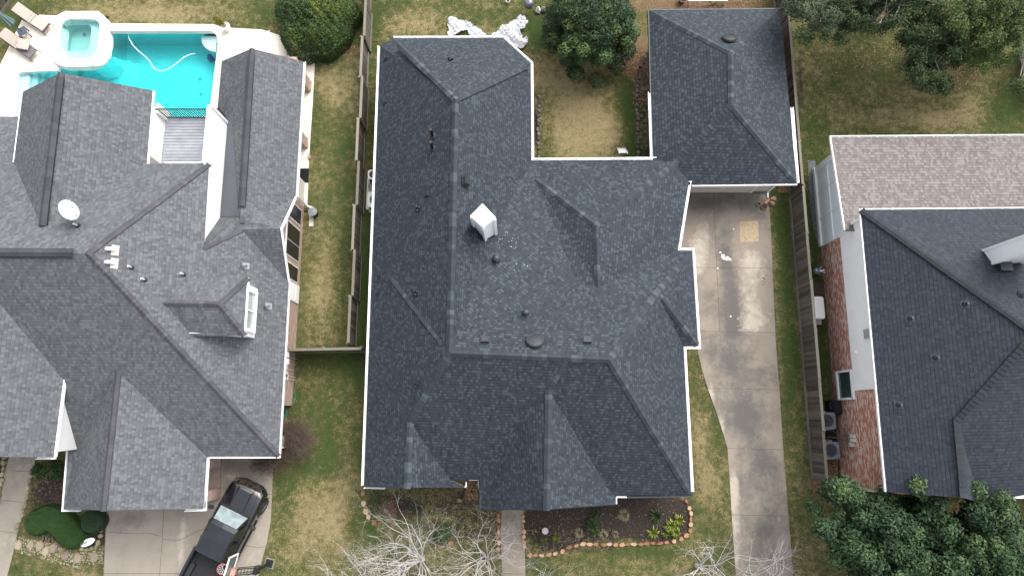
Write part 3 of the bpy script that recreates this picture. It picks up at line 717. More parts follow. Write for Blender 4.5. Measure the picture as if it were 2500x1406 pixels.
# brick piers at the carport corner and beside the garage
for (x0, y0, x1, y1) in ((672, 1062, 713, 1088),): 
    p, q = P(x1, y0, 0), P(x1, y1, 0); m = MB(); m.prism([(p.x-.8, p.y), (p.x, p.y), (p.x, q.y), (p.x-.8, q.y)], 0, 2.75); m.build("brick_pier", M_BRICKL, lh)
    m = MB(); m.box((p.x-.4, q.y-.03, 1.3), (.8, .06, 2.4)); m.build("trim_board", M_WHITE, lh)
for (y0, y1) in ((1118, 1140), (1190, 1215)):
    p, q = P(541, y0, 0), P(541, y1, 0); m = MB(); m.prism([(p.x-.9, p.y), (p.x, p.y), (p.x, q.y), (p.x-.9, q.y)], 0, 2.75); m.build("brick_pier", M_BRICKL, lh)
p, q = P(528, 1118, 0), P(528, 1215, 0); m = MB(); m.prism([(p.x-4.9, p.y+2), (p.x-.25, p.y+2), (p.x-.25, q.y), (p.x-4.9, q.y)], 0, 2.8); m.build("wall", M_BRICKL, lh)
# front wall pieces seen between the gables
p = P(138, 1101, 2.8); q = P(188, 1098, 2.8)
m = MB(); m.prism([(-24, p.y+.6), (q.x-.1, p.y+.6), (q.x-.1, p.y+.1), (-24, p.y+.1)], 0, 2.75); m.build("wall", simple("rubble_wall", (.24, .15, .09), .9, .5, 14), lh)
f = MB(); f.poly([P(158, 945, zW-.3), P(137, 1103, zW-.3), P(138, 1101, 2.85), P(188, 1096, 2.85), lS.hit(160, 985)+Vector((0, 0, .08))]); f.build("gable_wall", M_SIDING, lh)
# upper rear gable: white wall above the balcony
xw = P(404, 290, 3.0).x; yb0, yb1 = P(404, 287, 3.0).y, P(394, 400, 3.0).y
m = MB(); m.prism([(xw, 14.85), (xw, yb1), (xw-.3, yb1-.3), (xw-5.4, yb1-.3), (xw-5.4, 14.85)], 3.0, 4.95); m.build("gable_wall", M_SIDING, lh)
m = MB(); m.poly([T0b-Vector((0, .4, .2)), Vector((xw, T0b.y-.4, 4.9)), Vector((xw-5.4, T0b.y-.4, 4.9))]); m.build("gable_wall", M_SIDING, lh)
# right parapet wall of the balcony and upper wall along the roof edge
XP = -14.04; x1_ = XP-.12
yp0, yp1, yp2 = P(543, 290, 4.0).y, P(510, 400, N1z).y, W1.y
m = MB(); prof = [(yp0, 2.75), (yp0, 5.25), (yp1, N1z+.06), (yp2-.05, W1.z+.04), (yp2-.05, 2.75)]
m.solid([Vector((XP-.12, y, z)) for y, z in prof], [Vector((XP, y, z)) for y, z in prof]); pw = m.build("parapet_wall", M_SIDING, lh)
m = MB()
for (a, b) in (((yp0, 5.27), (yp1, N1z+.08)),):
    a3, b3 = Vector((XP-.06, a[0], a[1])), Vector((XP-.06, b[0], b[1])); m.solid([a3+Vector((-.11, 0, 0)), a3+Vector((.11, 0, 0)), b3+Vector((.11, 0, 0)), b3+Vector((-.11, 0, 0))][::-1], [a3+Vector((-.11, 0, .06)), a3+Vector((.11, 0, .06)), b3+Vector((.11, 0, .06)), b3+Vector((-.11, 0, .06))][::-1])
m.box((XP-.05, yp0+.03, 4.2), (.22, .12, 2.2)); m.build("parapet_trim", M_WHITE, lh)
# white north edge strip beside the pool
# balcony floor with boards and north railing
bx0, bx1 = xw, x1_; by0, by1 = P(450, 287, 3.0).y, P(450, 400, 3.0).y
m = MB(); nb = 15
for k in range(nb):
    y0 = by0+(by1-by0)*k/nb; y1 = by0+(by1-by0)*(k+1)/nb
    m.box(((bx0+bx1)/2, (y0+y1)/2, 2.96), (bx1-bx0-.02, abs(y1-y0)-.018, .08), tone=rnd(0, 1))
m.build("balcony_floor", M_BALC, lh)
m = MB(); m.box(((bx0+bx1)/2, (by0+by1)/2, 2.85), (bx1-bx0-.02, abs(by1-by0)-.02, .1)); m.build("balcony_deck_frame", M_DARKMETAL, lh)
rl = MB()
rl.tube([(bx0, by0-.03, 4.0), (bx1, by0-.03, 4.0)], .03, 6); rl.tube([(bx0, by0-.03, 3.06), (bx1, by0-.03, 3.06)], .03, 6)
rail = rl.build("railing", M_DARKMETAL, lh)
nbal = 26
for k in range(1, nbal):
    x = bx0+(bx1-bx0)*k/nbal; b_ = MB(); b_.tube([(x, by0-.03, 3.06), (x, by0-.03, 4.0)], .024, 5, caps=False); b_.build("baluster", M_DARKMETAL, rail)
m = MB(); m.box((bx0+.05, by0+.05, 3.4), (.12, .5, 1.1)); m.build("railing_post", M_WHITE, rail)
# under-roof wall bodies
m = MB(); m.prism([(-23, 9.5), (-17.6, 9.5), (-17.6, 12.6), (-14.1, 12.6), (-14.1, 8), (-23, 8)], 0, 2.7); m.build("wall", M_BRICKL, lh)
# patio columns and fittings on the east side of the rear wing
for (x, y0, y1) in ((760, 198, 227), (752, 338, 364)):
    p, q = P(x, y0, 0), P(x, y1, 0); m = MB(); m.prism([(p.x-.42, p.y-.05), (p.x, p.y-.05), (p.x, q.y), (p.x-.42, q.y)], 0, 2.65)
    m.box((p.x-.21, (p.y+q.y)/2, .1), (.5, .55, .2)); m.build("brick_column", M_BRICKL, lh)
m = MB(); p, q = P(748, 412, 0), P(748, 447, 0); m.box((p.x-.3, (p.y+q.y)/2, .02), (.9, abs(p.y-q.y), .03)); m.build("dark_slab", M_GLASS, lh)  # flat dark slab on the ground beside the rear wing
p, q = P(746, 448, 0), P(746, 492, 0); m = MB(); m.prism([(p.x-.9, p.y), (p.x, p.y), (p.x, q.y), (p.x-.9, q.y)], 0, 2.5); m.build("wall_return", M_CREAM, lh)
m = MB(); m.tube([(p.x-.5, q.y-.1, 2.6), (p.x+.15, q.y-.25, 2.2), (p.x+.2, q.y-.3, .2), (p.x+.5, q.y-.4, .12)], .05, 8); m.build("downspout", M_GUTTER, lh)
# fascias and gutters
rake(lroof, [w2, w1], dep=.1); rake(lroof, [e1, e2], dep=.12); rake(lroof, [q1, q2], dep=.15); rake(lroof, [dE1, dE2], dep=.12)
gutter(lroof, [wE, wE2], w=.1, strap=1.0); gutter(lroof, [VR, B, L(505, 1115)], w=.07, strap=40)
gutter(lroof, [L(497, 1205), L(497, 1241), L(450, 1243)], w=.10, strap=40) ; gutter(lroof, [L(505, 1117), L(497, 1241)], w=.09, strap=2)
gutter(lroof, [L(195, 1243), L(155, 1243), L(166, 1100)], w=.09, strap=40)
gutter(lroof, [P(133, 1115, zW), P(86, 1116, zW)], w=.09, strap=40)
gutter(lroof, [L(400, 399, 5.0), L(505, 399, 5.0)], w=.08, strap=40)
# dormer front with window
dx = min(dE1.x, dE2.x)-.25; dya, dyb = dE1.y-.15, dE2.y+.12
dzb = 3.2
m = MB(); m.prism([(dx, dya), (dx, dyb), (dx-2.2, dyb), (dx-2.2, dya)], dzb, dN.z-.02)
dm = m.build("dormer_wall", M_SIDING, lroof)
wy0, wy1 = P(615, 712, 4.6).y, P(608, 806, 4.6).y
m = MB()
cy, cz, wd, hh = (wy0+wy1)/2, 4.75, abs(wy0-wy1), 1.25
for yy in (wy0, wy1): m.box((dx+.05, yy, cz), (.14, .14, hh))
m.box((dx+.05, cy, cz-hh/2), (.2, wd+.16, .12)); m.box((dx+.05, cy, cz+hh/2), (.1, wd+.16, .1)); m.box((dx+.05, cy, cz), (.08, .07, hh))
wf = m.build("dormer_window", M_WHITE, lroof)
m = MB(); m.box((dx+.02, cy, cz), (.04, wd, hh)); m.build("pane", M_PANEG, lroof)
p0_ = lE.hit(626, 706); p1_ = lE.hit(620, 812)
m = MB(); d = (p1_-p0_); nn = lE.n if lE.n.z > 0 else -lE.n
m.poly([p0_+nn*.02, p0_+Vector((-.22, 0, .2))+nn*.02, p1_+Vector((-.22, 0, .2))+nn*.02, p1_+nn*.02]); m.build("flashing", M_GREYV, lroof)
# vents of the left house
M_PIPEW = simple("pipe_white", (.6, .6, .59), .5)
for (x, y) in ((322, 653), (354, 683), (449, 670), (190, 551)): vent_pipe(lroof, LR, x, y, .30, .04, mat=M_PIPEW)
M_ORF = simple("pinkish_flashing", (.62, .45, .38), .6, .1, 8)
for (x, y) in ((281, 611), (279, 643)):
    p, n = tri_hit(x, y, LR); T = tilt_to(n); m = MB()
    m.tube([p, p+Vector((0, 0, .16)), p+Vector((-.06, 0, .25)), p+Vector((-.15, 0, .27)), p+Vector((-.22, 0, .22)), p+Vector((-.24, 0, .14))], .075, 10); o = m.build("elbow_vent", M_WHITE, lroof)
    m = MB(); m.box(p+n*.012+T@Vector((.0, .0, 0)), (.28, .42, .01), M=T); m.build("flashing", M_ORF, lroof)
turbine(lroof, LR, 600, 649); turbine(lroof, LR, 655, 747)

# ================================================================== RIGHT HOUSE
zR = 5.2
def Q(px, py, z=zR): return P(px, py, z)
c0 = Q(2102, 513); c1 = Q(2165, 1200); rW = Pl(c0, c1, P(2500, 797, 8.2)); h1 = rW.hit(2500, 797); rN = Pl(c0, Q(2700, 507), h1)
h1x = rW.hit(2560, 838); f0 = rW.hit(2335, 1028); f1 = rW.hit(2500, 843); fb = rW.hit(2352, 1215)
rS = Pl(f0, f1, Q(2500, 1208)); ff = Q(2395, 1226)
RR = [[c0, c1, fb, f0, f1, h1x], [c0, h1x, P(2900, 900, h1x.z), Q(2900, 506)], [f0, fb, ff], [f0, ff, Q(2500, 1208), Q(2900, 1208), rS.hit(2900, 843), f1]]
t0, t1, t2, t3 = P(2027, 336, 2.9), P(2900, 330, 2.9), P(2900, 560, 3.75), P(2062, 562, 3.75)
TR = [[t0, t3, t2, t1]]
rh = thing("brick_house", "right house with red brick and white sided wall and tan shingled lean-to at its back", "house", (20, 3, 0))
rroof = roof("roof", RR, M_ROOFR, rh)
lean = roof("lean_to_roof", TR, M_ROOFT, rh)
caps(rroof, M_CAPR, [[c0, h1x, .3]], lightp=.05, wid=.15, lift=.06); caps(rroof, M_CAPR, [[f0, f1, .15], [f0, fb, .1]], lightp=.05, wid=.15, lift=.06)
gutter(rroof, [c1, c0, Q(2900, 506)], w=.07, strap=.95)
gutter(rroof, [Q(2900, 1210), Q(2430, 1210)], w=.1)
gutter(lean, [t0, t1], w=.10, strap=.9); rake(lean, [t3, t0], dep=.12)
XR = 16.3
yA, yB = P(2005, 590, 0).y, P(2040, 1178, 0).y
m = MB(); m.prism([(XR, c0.y-.4), (XR, yB), (32, yB), (32, c0.y-.4)], 0, zR-.15); m.build("wall", M_BRICKR, rh)
m = MB(); m.sheet([(c0.x, c0.y), (32, c0.y), (32, c1.y), (c1.x, c1.y)], zR-.12); m.build("soffit", M_WHITE, rh)
ys0, ys1 = P(2066, 566, 2.3).y, P(2084, 953, 2.3).y
m = MB(); m.box((XR-.03, (ys0+ys1)/2, 3.7), (.06, abs(ys0-ys1), 2.9)); sd_ = m.build("siding_panel", M_SIDING, rh)
m = MB(); m.box((XR-.05, ys0-.15, 3.7), (.1, .3, 2.9)); m.box((XR-.10, ys0+.02, 4.3), (.22, .12, 1.6)); m.build("corner_board", M_WHITE, rh)
m = MB(); a, b = P(2052, 903, 1.5).y, P(2052, 972, 1.5).y
a, b = P(2068, 906, 1.45).y, P(2068, 973, 1.45).y
m = MB(); cy = (a+b)/2; wd = abs(a-b)
m.box((XR-.06, cy, .72), (.16, wd+.1, .12)); m.box((XR-.05, cy, 2.12), (.12, wd+.1, .12))
for yy in (a, b): m.box((XR-.05, yy, 1.42), (.12, .1, 1.4))
wf = m.build("window", M_WHITE, rh); m = MB(); m.box((XR-.03, cy, 1.42), (.05, wd-.05, 1.35)); m.build("pane", M_PANE, wf)
a, b = P(2120, 801, 4).y, P(2120, 829, 4).y
m = MB(); m.box((XR-.08, (a+b)/2, 4.05), (.07, abs(a-b)+.06, .75)); wf = m.build("window", M_WHITE, rh); m = MB(); m.box((XR-.10, (a+b)/2, 4.05), (.06, abs(a-b)-.1, .6)); m.build("pane", M_PANEG, wf)
m = MB(); yy = P(2086, 858, 3).y; m.box((XR-.12, yy, 2.75), (.12, .14, .14)); m.build("wall_light", M_WHITE, rh)
for (y, z, s) in ((1064, 1.72, .22), (1074, 1.72, .22), (1085, 1.55, .18)):
    yy = P(2074, y, 1.6).y; m = MB(); m.box((XR-.06, yy, z), (.12, .17, s*1.7)); o = m.build("switch_box", M_CREAM, rh)
    m = MB(); m.tube([(XR-.04, yy, z-.1), (XR-.05, yy, .9), (XR-.3, yy, .5)], .015, 6); m.build("conduit", M_GREYV, o)
m = MB(); p = P(2068, 1187, 2.6); m.box(((XR+c1.x)/2+.2, yB-.02, 2.9), (1.0, .05, 4.2)); 
m = MB(); m.prism([(XR-.02, yB-.02), (XR-.02, yB-.14), (20, yB-.14), (20, yB-.02)], 0, 3.9); m.build("front_trim", M_CREAM, rh)
# lean-to side wall: white panels with battens
la, lb = P(1987, 413, 0).y, c0.y-.4
m = MB(); m.solid([Vector((XR, lb, 0)), Vector((30, lb, 0)), Vector((30, la, 0)), Vector((XR, la, 0))], [Vector((XR, lb, 3.6)), Vector((30, lb, 3.6)), Vector((30, la, 2.85)), Vector((XR, la, 2.85))])
m.build("side_panel", simple("pale_panel", (.74, .79, .81), .5, .05, 2), rh)
m = MB()
for f in (0, .33, .66, 1):
    y = la+(lb-la)*f; m.box((XR-.02, y, 1.45+.35*f), (.05, .05, 2.8+.7*f))
m.box((XR-.02, (la+lb)/2, 1.5), (.045, abs(la-lb), .04)); m.box((XR-.05, (la+lb)/2, .12), (.12, abs(la-lb), .24))
m.box((XR-.03, la-.14, 1.4), (.07, .3, 2.8)); m.build("batten", M_WHITE, rh)
# chimney of the right house
pb = [tri_hit(x, y, RR)[0] for x, y in ((2400, 612), (2423, 644), (2466, 645))]
m = MB(); a, b, c = [Vector((p.x, p.y)) for p in pb]; dd = Vector((1.25, .35))
quad = [a, b, Vector((b.x+1.25, b.y+.05)), Vector((a.x+1.25, a.y+.25))]
m.prism([(p.x, p.y) for p in quad], 5.0, 9.4); ch = m.build("chimney", M_SIDING, rroof)
m = MB(); m.box(((quad[0].x+quad[2].x)/2, (quad[0].y+quad[2].y)/2, 9.45), (1.5, 1.0, .12)); m.build("chimney_cap", M_WHITE, rroof)
m = MB()
for p in quad: m.box((p.x, p.y, 7.2), (.1, .1, 4.4))
m.build("corner_trim", M_WHITE, rroof)
m = MB(); p = tri_hit(2447, 652, RR)[0]; m.box(p+Vector((0, 0, .12)), (.5, .4, .3)); m.build("saddle_flashing", M_BLACKV2, rroof)
for (x, y) in ((2222, 777), (2356, 742), (2284, 873), (2194, 988)): vent_pipe(rroof, RR, x, y, .22, .05, mat=M_BLACKV2, flash=M_LEAD)
vent_pipe(rroof, RR, 2492, 719, .3, .08, mat=M_GREYV, flash=M_LEAD)

# ================================================================== GROUND
G_PAINT = {0: [], 1: [], 2: []}   # 0 lush, 1 soil, 2 litter : (px,py,rx,ry,val)
g = G_PAINT[0].append
for t in [(60, 40, 60, 60, .35), (330, 25, 120, 20, -.2), (400, 40, 140, 25, -.35), (560, 60, 60, 40, .1), (640, 30, 60, 30, .3), (780, 300, 25, 60, .35), (830, 330, 30, 60, .25), (830, 210, 40, 60, -.35), (800, 240, 30, 40, -.2),
          (780, 470, 25, 70, -.05), (800, 640, 25, 120, -.05), (840, 500, 18, 200, .25), (905, 150, 10, 120, .35), (895, 700, 25, 160, .5), (890, 500, 18, 100, .45), (745, 420, 12, 60, -.3),
          (780, 700, 25, 80, -.35), (800, 900, 50, 30, .3), (750, 880, 25, 20, .3), (870, 880, 25, 60, .5), (760, 1010, 45, 40, .3), (800, 1060, 22, 60, .4), (730, 1150, 70, 30, .35), (790, 1120, 30, 40, .4), (705, 1180, 20, 25, .5), (880, 1100, 25, 60, .15), (690, 1270, 20, 90, .1),
          (780, 1290, 70, 90, -.45), (840, 1180, 40, 60, -.2), (860, 1300, 15, 60, .3), (900, 1310, 30, 60, .2), (660, 1380, 20, 30, .3), (150, 1390, 90, 20, .05), (200, 1400, 40, 10, -.3), (40, 1400, 30, 20, .2),
          (1010, 35, 90, 30, -.15), (1010, 70, 60, 20, -.35), (950, 20, 30, 25, .35), (1060, 10, 60, 12, .35), (1200, 35, 30, 12, .25), (1310, 75, 22, 60, .6), (1310, 60, 20, 25, .5), (920, 60, 10, 60, .35),
          (1420, 290, 80, 70, -.55), (1440, 330, 60, 50, -.5), (1380, 200, 60, 30, -.35), (1320, 170, 40, 40, -.35), (1530, 230, 28, 60, .55), (1540, 300, 18, 60, .6), (1545, 370, 18, 25, .6), (1330, 330, 16, 60, .1), (1335, 375, 16, 25, .25), (1500, 170, 30, 30, .05),
          (2050, 180, 60, 60, .1), (2000, 160, 60, 30, -.1), (2200, 240, 90, 40, -.1), (2150, 290, 150, 25, -.22), (2380, 260, 60, 40, -.2), (2300, 290, 100, 22, -.25), (2460, 280, 50, 80, .5), (2050, 110, 60, 50, .05), (1990, 320, 35, 50, .3), (2100, 180, 80, 40, .15), (2120, 60, 200, 60, .1),
          (1905, 600, 14, 160, .55), (1920, 700, 12, 200, .55), (1895, 640, 12, 60, -.25), (1905, 760, 10, 90, -.2), (1930, 900, 14, 90, .55), (1935, 850, 10, 60, .3), (1920, 1050, 25, 90, .1), (1950, 1200, 35, 100, .1), (1960, 1330, 50, 80, -.15), (2020, 1380, 60, 40, -.15), (2080, 1300, 40, 60, .1),
          (1990, 620, 14, 250, .5), (2000, 850, 20, 140, .55), (1975, 500, 10, 80, .2),
          (1720, 950, 25, 80, -.1), (1725, 990, 12, 40, .3), (1750, 1070, 16, 45, .35), (1715, 1080, 22, 70, -.35), (1740, 1180, 30, 60, -.35), (1690, 900, 12, 40, .2), (1730, 1280, 30, 50, .05), (1450, 1380, 120, 20, .0), (1560, 1345, 120, 8, .4), (1350, 1365, 60, 8, .3), (1330, 1390, 40, 12, .3), (1600, 1385, 80, 15, -.15),
          (1100, 1370, 60, 25, .0), (940, 1340, 50, 40, .2), (905, 1260, 12, 60, .4)]: g(t)
g = G_PAINT[1].append
for t in [(160, 1200, 70, 40, 1.4), (140, 1310, 90, 20, .6), (225, 1310, 40, 25, 1.2), (2, 1180, 12, 60, 1.2), (1480, 1270, 150, 40, 1.6), (1620, 1270, 50, 45, 1.3), (1350, 1290, 55, 45, 1.4), (1500, 1235, 140, 25, 1.2), (1010, 1230, 60, 40, .45), (1100, 1230, 40, 30, .5), (1060, 1290, 60, 30, .5), (960, 1240, 50, 40, .35), (1180, 1230, 20, 50, .5), (1150, 1185, 25, 20, .8),
          (1310, 310, 8, 70, 1.0), (1574, 300, 14, 100, .55), (1570, 130, 20, 50, .35), (2030, 730, 25, 40, .6), (2030, 1130, 22, 50, .9), (2030, 1060, 25, 60, .6), (1800, 8, 150, 12, .5), (870, 885, 18, 30, .5), (1955, 200, 14, 160, .6), (2110, 1190, 60, 12, 1.2)]: g(t)
g = G_PAINT[2].append
for t in [(1560, 130, 30, 80, .65), (1530, 150, 40, 30, .5), (1450, 165, 90, 22, .45), (1700, 12, 200, 20, .9), (1570, 220, 18, 60, .5), (2200, 170, 60, 30, .35), (2150, 60, 160, 40, .35), (2330, 190, 60, 30, .35), (820, 128, 60, 12, .8), (1115, 1210, 60, 30, .4), (1230, 1190, 40, 30, .6), (150, 1330, 130, 22, .55), (230, 1250, 60, 12, .5), (2050, 1180, 60, 20, .7), (1990, 1180, 30, 14, .5), (700, 1140, 40, 30, .45), (730, 1080, 30, 30, .3), (1400, 240, 30, 8, .15), (2000, 55, 80, 30, .4)]: g(t)
def grid_coords(a, b, step, far):
    c = list(np.arange(a, b+1e-6, step)); return [a-x for x in far[::-1]]+c+[b+x for x in far]
def paint_mask(co, paints, base):
    x, y = PX(co); out = np.zeros((len(co), 4), np.float32); out[:, 3] = 1
    for ch, lst in paints.items():
        v = np.full(len(co), base[ch], np.float32)
        for (px, py, rx, ry, val) in lst:
            v += (val*.7 if ch == 0 and val > 0 and paints is G_PAINT else val)*np.exp(-(((x-px)/rx)**2+((y-py)/ry)**2)*.9)
        out[:, ch] = np.clip(v, 0, .9 if (ch == 0 and paints is G_PAINT) else 1)
    return out
pool_out = [(274, 78), (500, 78), (520, 80), (530, 88), (533, 110), (514, 262), (510, 300), (36, 300), (36, 260), (42, 190), (47, 180), (56, 177), (146, 174), (147, 168), (230, 169), (255, 158), (268, 140), (274, 110)]
pool_w = [P(x, y) for x, y in pool_out]
gx = grid_coords(-34, 34, .25, [6, 30, 150, 400]); gy = grid_coords(-16, 34, .25, [6, 30, 150, 400])
X_, Y_ = np.meshgrid(gx, gy); nx, ny = len(gx), len(gy)
Zr = np.zeros(X_.size)
co = np.stack([X_.ravel(), Y_.ravel(), Zr], 1)
hole_px = (30, 28, 540, 310)
ua, ub = PX(co)
inhole = (((ua > 125) & (ua < 275) & (ub > 40) & (ub < 160)) | ((ua > 255) & (ua < 552) & (ub > 65) & (ub < 320)) | ((ua > 5) & (ua < 300) & (ub > 160) & (ub < 320)))
idx = np.arange(nx*ny).reshape(ny, nx)
q = np.stack([idx[:-1, :-1], idx[:-1, 1:], idx[1:, 1:], idx[1:, :-1]], -1).reshape(-1, 4)
q = q[~inhole[q].all(1)]
me = bpy.data.meshes.new("ground"); me.from_pydata(co.tolist(), [], q.tolist()); me.materials.append(M_GROUND)
ca = me.color_attributes.new("mask", 'FLOAT_COLOR', 'POINT'); ca.data.foreach_set("color", paint_mask(co, G_PAINT, {0: .54, 1: 0, 2: 0}).ravel())
gob = bpy.data.objects.new("ground", me); COL.objects.link(gob); tag(gob, kind="structure")

def painted_sheet(name, pxpoly, z, mat, paints, step=.2, joints=(), holes=(), thick=.0):
    import bmesh
    pts = [P(x, y, z) for x, y in pxpoly]; m = MB(); m.sheet([(p.x, p.y) for p in pts], z)
    o = m.build(name, mat, None, uv=False); bm = bmesh.new(); bm.from_mesh(o.data)
    xs = [p.x for p in pts]; ys = [p.y for p in pts]
    for ax, lo, hi in ((0, min(xs), max(xs)), (1, min(ys), max(ys))):
        for c in np.arange(lo+step*.5, hi, step):
            pc = (c, 0, 0) if ax == 0 else (0, c, 0); pn = (1, 0, 0) if ax == 0 else (0, 1, 0)
            bmesh.ops.bisect_plane(bm, geom=bm.verts[:]+bm.edges[:]+bm.faces[:], plane_co=pc, plane_no=pn)
    bm.to_mesh(o.data); bm.free()
    co = np.array([v.co for v in o.data.vertices])
    ca = o.data.color_attributes.new("mask", 'FLOAT_COLOR', 'POINT'); ca.data.foreach_set("color", paint_mask(co, paints, {0: .1, 1: 0, 2: 0}).ravel())
    tag(o, kind="structure")
    m = MB()
    n = len(pts)
    for k in range(n):
        a, b = pts[k], pts[(k+1) % n]; m.poly([a-Vector((0, 0, z+.02)), b-Vector((0, 0, z+.02)), b, a])
    sk = m.build(name+"_edge", mat, None, uv=False); tag(sk, kind="structure")
    if joints:
        m = MB()
        for ln in joints:
            w_ = .018
            for a, b in zip(ln[:-1], ln[1:]):
                a, b = P(*a, z), P(*b, z); d = (b-a).normalized(); l = Vector((-d.y, d.x, 0))*w_/2
                m.poly([a-l+Vector((0, 0, .004)), b-l+Vector((0, 0, .004)), b+l+Vector((0, 0, .004)), a+l+Vector((0, 0, .004))])
        j = m.build(name+"_joints", M_JOINT, None); tag(j, kind="structure")
    return o
M_JOINT = simple("joint_filler", (.07, .06, .05), .9, .4, 12)
dw = [(1640, 468), (1876, 471), (1882, 560), (1888, 700), (1895, 850), (1903, 950), (1912, 1094), (1925, 1257), (1940, 1440), (1799, 1440), (1797, 1406), (1789, 1300), (1783, 1200), (1776, 1094), (1765, 1055), (1747, 1000), (1728, 948), (1712, 895), (1702, 850), (1640, 850)]
painted_sheet("driveway", dw, .03, M_CONC, {
 0: [(1760, 490, 130, 20, .6), (1772, 620, 22, 70, .6), (1785, 760, 26, 90, .9), (1790, 860, 60, 60, .3), (1850, 520, 25, 30, .3), (1720, 760, 40, 60, .3), (1830, 960, 70, 60, .3), (1790, 1000, 40, 60, .35), (1850, 1150, 50, 60, .4), (1800, 1180, 14, 60, .3), (1870, 1200, 40, 90, .35), (1860, 1350, 50, 80, .4), (1720, 520, 30, 40, .3), (1760, 900, 40, 50, .35), (1820, 1040, 50, 40, .5)],
 1: [(1700, 600, 30, 60, .55), (1710, 640, 25, 30, .5), (1830, 630, 40, 50, .55), (1835, 720, 35, 60, .6), (1850, 790, 40, 30, .5), (1735, 960, 12, 40, .7), (1760, 1050, 12, 50, .8), (1795, 1300, 14, 120, .7), (1790, 1180, 10, 60, .6), (1822, 1150, 10, 80, .4), (1820, 950, 30, 20, .35), (1900, 1290, 8, 60, .4), (1780, 440, 100, 8, .2), (1862, 475, 18, 14, .6), (1825, 565, 22, 26, .3), (1720, 540, 20, 30, .3), (1838, 1290, 7, 60, .35)],
 2: [(1868, 680, 14, 26, .62), (1700, 542, 6, 8, .4)]},
 joints=[[(1640, 474), (1876, 473)], [(1640, 653), (1888, 654)], [(1702, 808), (1893, 812)], [(1728, 947), (1902, 951)], [(1776, 1094), (1912, 1097)], [(1786, 1256), (1925, 1259)], [(1742, 474), (1750, 654), (1757, 810)]])
m = MB(); a = [P(1806, 542, .035), P(1851, 539, .035), P(1852, 589, .035), P(1807, 592, .035)]; m.poly(a[::-1]); tag(m.build("concrete_patch", simple("tan_patch", (.36, .275, .175), .85, .25, 7)), kind="structure")
m = MB()
for (x, y, r_) in ((1764, 626, 7), (1769, 632, 4), (1775, 632, 6), (1758, 617, 3), (1783, 634, 3), (1752, 655, 2), (1783, 772, 2.5), (1790, 560, 2)):
    p = P(x, y, 0); pts = []
    for k in range(9): t = 2*math.pi*k/9; pts.append((p.x+math.cos(t)*r_*.02*rnd(.5, 1.3), p.y+math.sin(t)*r_*.02*rnd(.5, 1.3)))
    m.sheet(pts, .036)
tag(m.build("paint_splash", M_WHITE), kind="structure")
ldw = [(262, 1200), (480, 1180), (540, 1100), (668, 1112), (666, 1150), (664, 1205), (661, 1270), (652, 1320), (640, 1365), (622, 1440), (250, 1440), (253, 1406)]
painted_sheet("driveway", ldw, .03, M_CONCL, {0: [(300, 1265, 60, 20, .3), (560, 1140, 60, 25, .5), (430, 1300, 30, 40, .15), (620, 1180, 40, 30, .4), (330, 1270, 60, 25, .25)], 1: [(440, 1350, 10, 60, .8), (450, 1290, 10, 40, .6), (340, 1360, 50, 40, .3), (630, 1300, 20, 60, .4), (610, 1370, 30, 30, .3), (560, 1160, 30, 12, .5)], 2: [(640, 1140, 30, 25, .3)]},
 joints=[[(400, 1235), (396, 1320), (390, 1399), (388, 1440)], [(251, 1399), (460, 1399)], [(541, 1112), (537, 1212), (500, 1213)], [(637, 1207), (665, 1206)], [(262, 1298), (330, 1302), (360, 1300), (392, 1308)], [(398, 1316), (440, 1318), (480, 1296), (497, 1292)], [(560, 1333), (600, 1331), (630, 1336), (652, 1333)]])
painted_sheet("front_walk", [(28, 1090), (92, 1090), (74, 1180), (60, 1240), (42, 1300), (33, 1345), (8, 1440), (-40, 1440), (-8, 1250), (10, 1160)], .03, M_CONCL, {0: [(60, 1130, 30, 30, .4), (40, 1290, 15, 30, .3)], 1: [(0, 1300, 30, 60, .3)], 2: []},
 joints=[[(26, 1148), (84, 1151)], [(7, 1220), (62, 1226)], [(-14, 1294), (42, 1301)]])
painted_sheet("front_walk", [(1226, 1225), (1277, 1225), (1280, 1310), (1284, 1440), (1228, 1440), (1222, 1300)], .03, M_CONC, {0: [(1250, 1300, 40, 90, .15)], 1: [], 2: []}, joints=[[(1223, 1306), (1279, 1307)], [(1226, 1399), (1282, 1400)]])

# ------------------------------------------------------------------ pool deck, pool, spa
deck = [(96, 37), (137, 39), (160, 28), (240, 28), (268, 58), (520, 60), (545, 68), (640, 73), (700, 92), (752, 118), (766, 126), (768, 160), (764, 240), (758, 330), (754, 392), (750, 500), (500, 500), (500, 330), (-120, 330), (-120, 250), (-40, 250), (2, 155), (53, 50), (90, 42)]
def rrect(px0, py0, px1, py1, r, z, n=7):
    a, b = P(px0, py1, z), P(px1, py0, z); pts = []
    for cx, cy, t0_ in ((b.x-r, b.y-r, 0), (a.x+r, b.y-r, 90), (a.x+r, a.y+r, 180), (b.x-r, a.y+r, 270)):
        for k in range(n): t = R(t0_+90*k/(n-1)); pts.append((cx+r*math.cos(t), cy+r*math.sin(t)))
    return pts
sdn = rrect(165, 72, 236, 135, .3, -.4)
m = MB(); m.sheet([(P(x, y, .02).x, P(x, y, .02).y) for x, y in deck], .02, holes=[[(p.x, p.y) for p in pool_w], sdn])
tag(m.build("pool_deck", M_DECK), kind="structure")
m = MB(); dp = [P(x, y, .02) for x, y in deck]
for k in range(len(dp)):
    a, b = dp[k], dp[(k+1) % len(dp)]; m.poly([a-Vector((0, 0, .05)), b-Vector((0, 0, .05)), b, a])
m.poly([P(655, 74, .026), P(658, 74, .026), P(654, 140, .026), P(651, 140, .026)][::-1])
tag(m.build("pool_deck_edge", M_COPING), kind="structure")
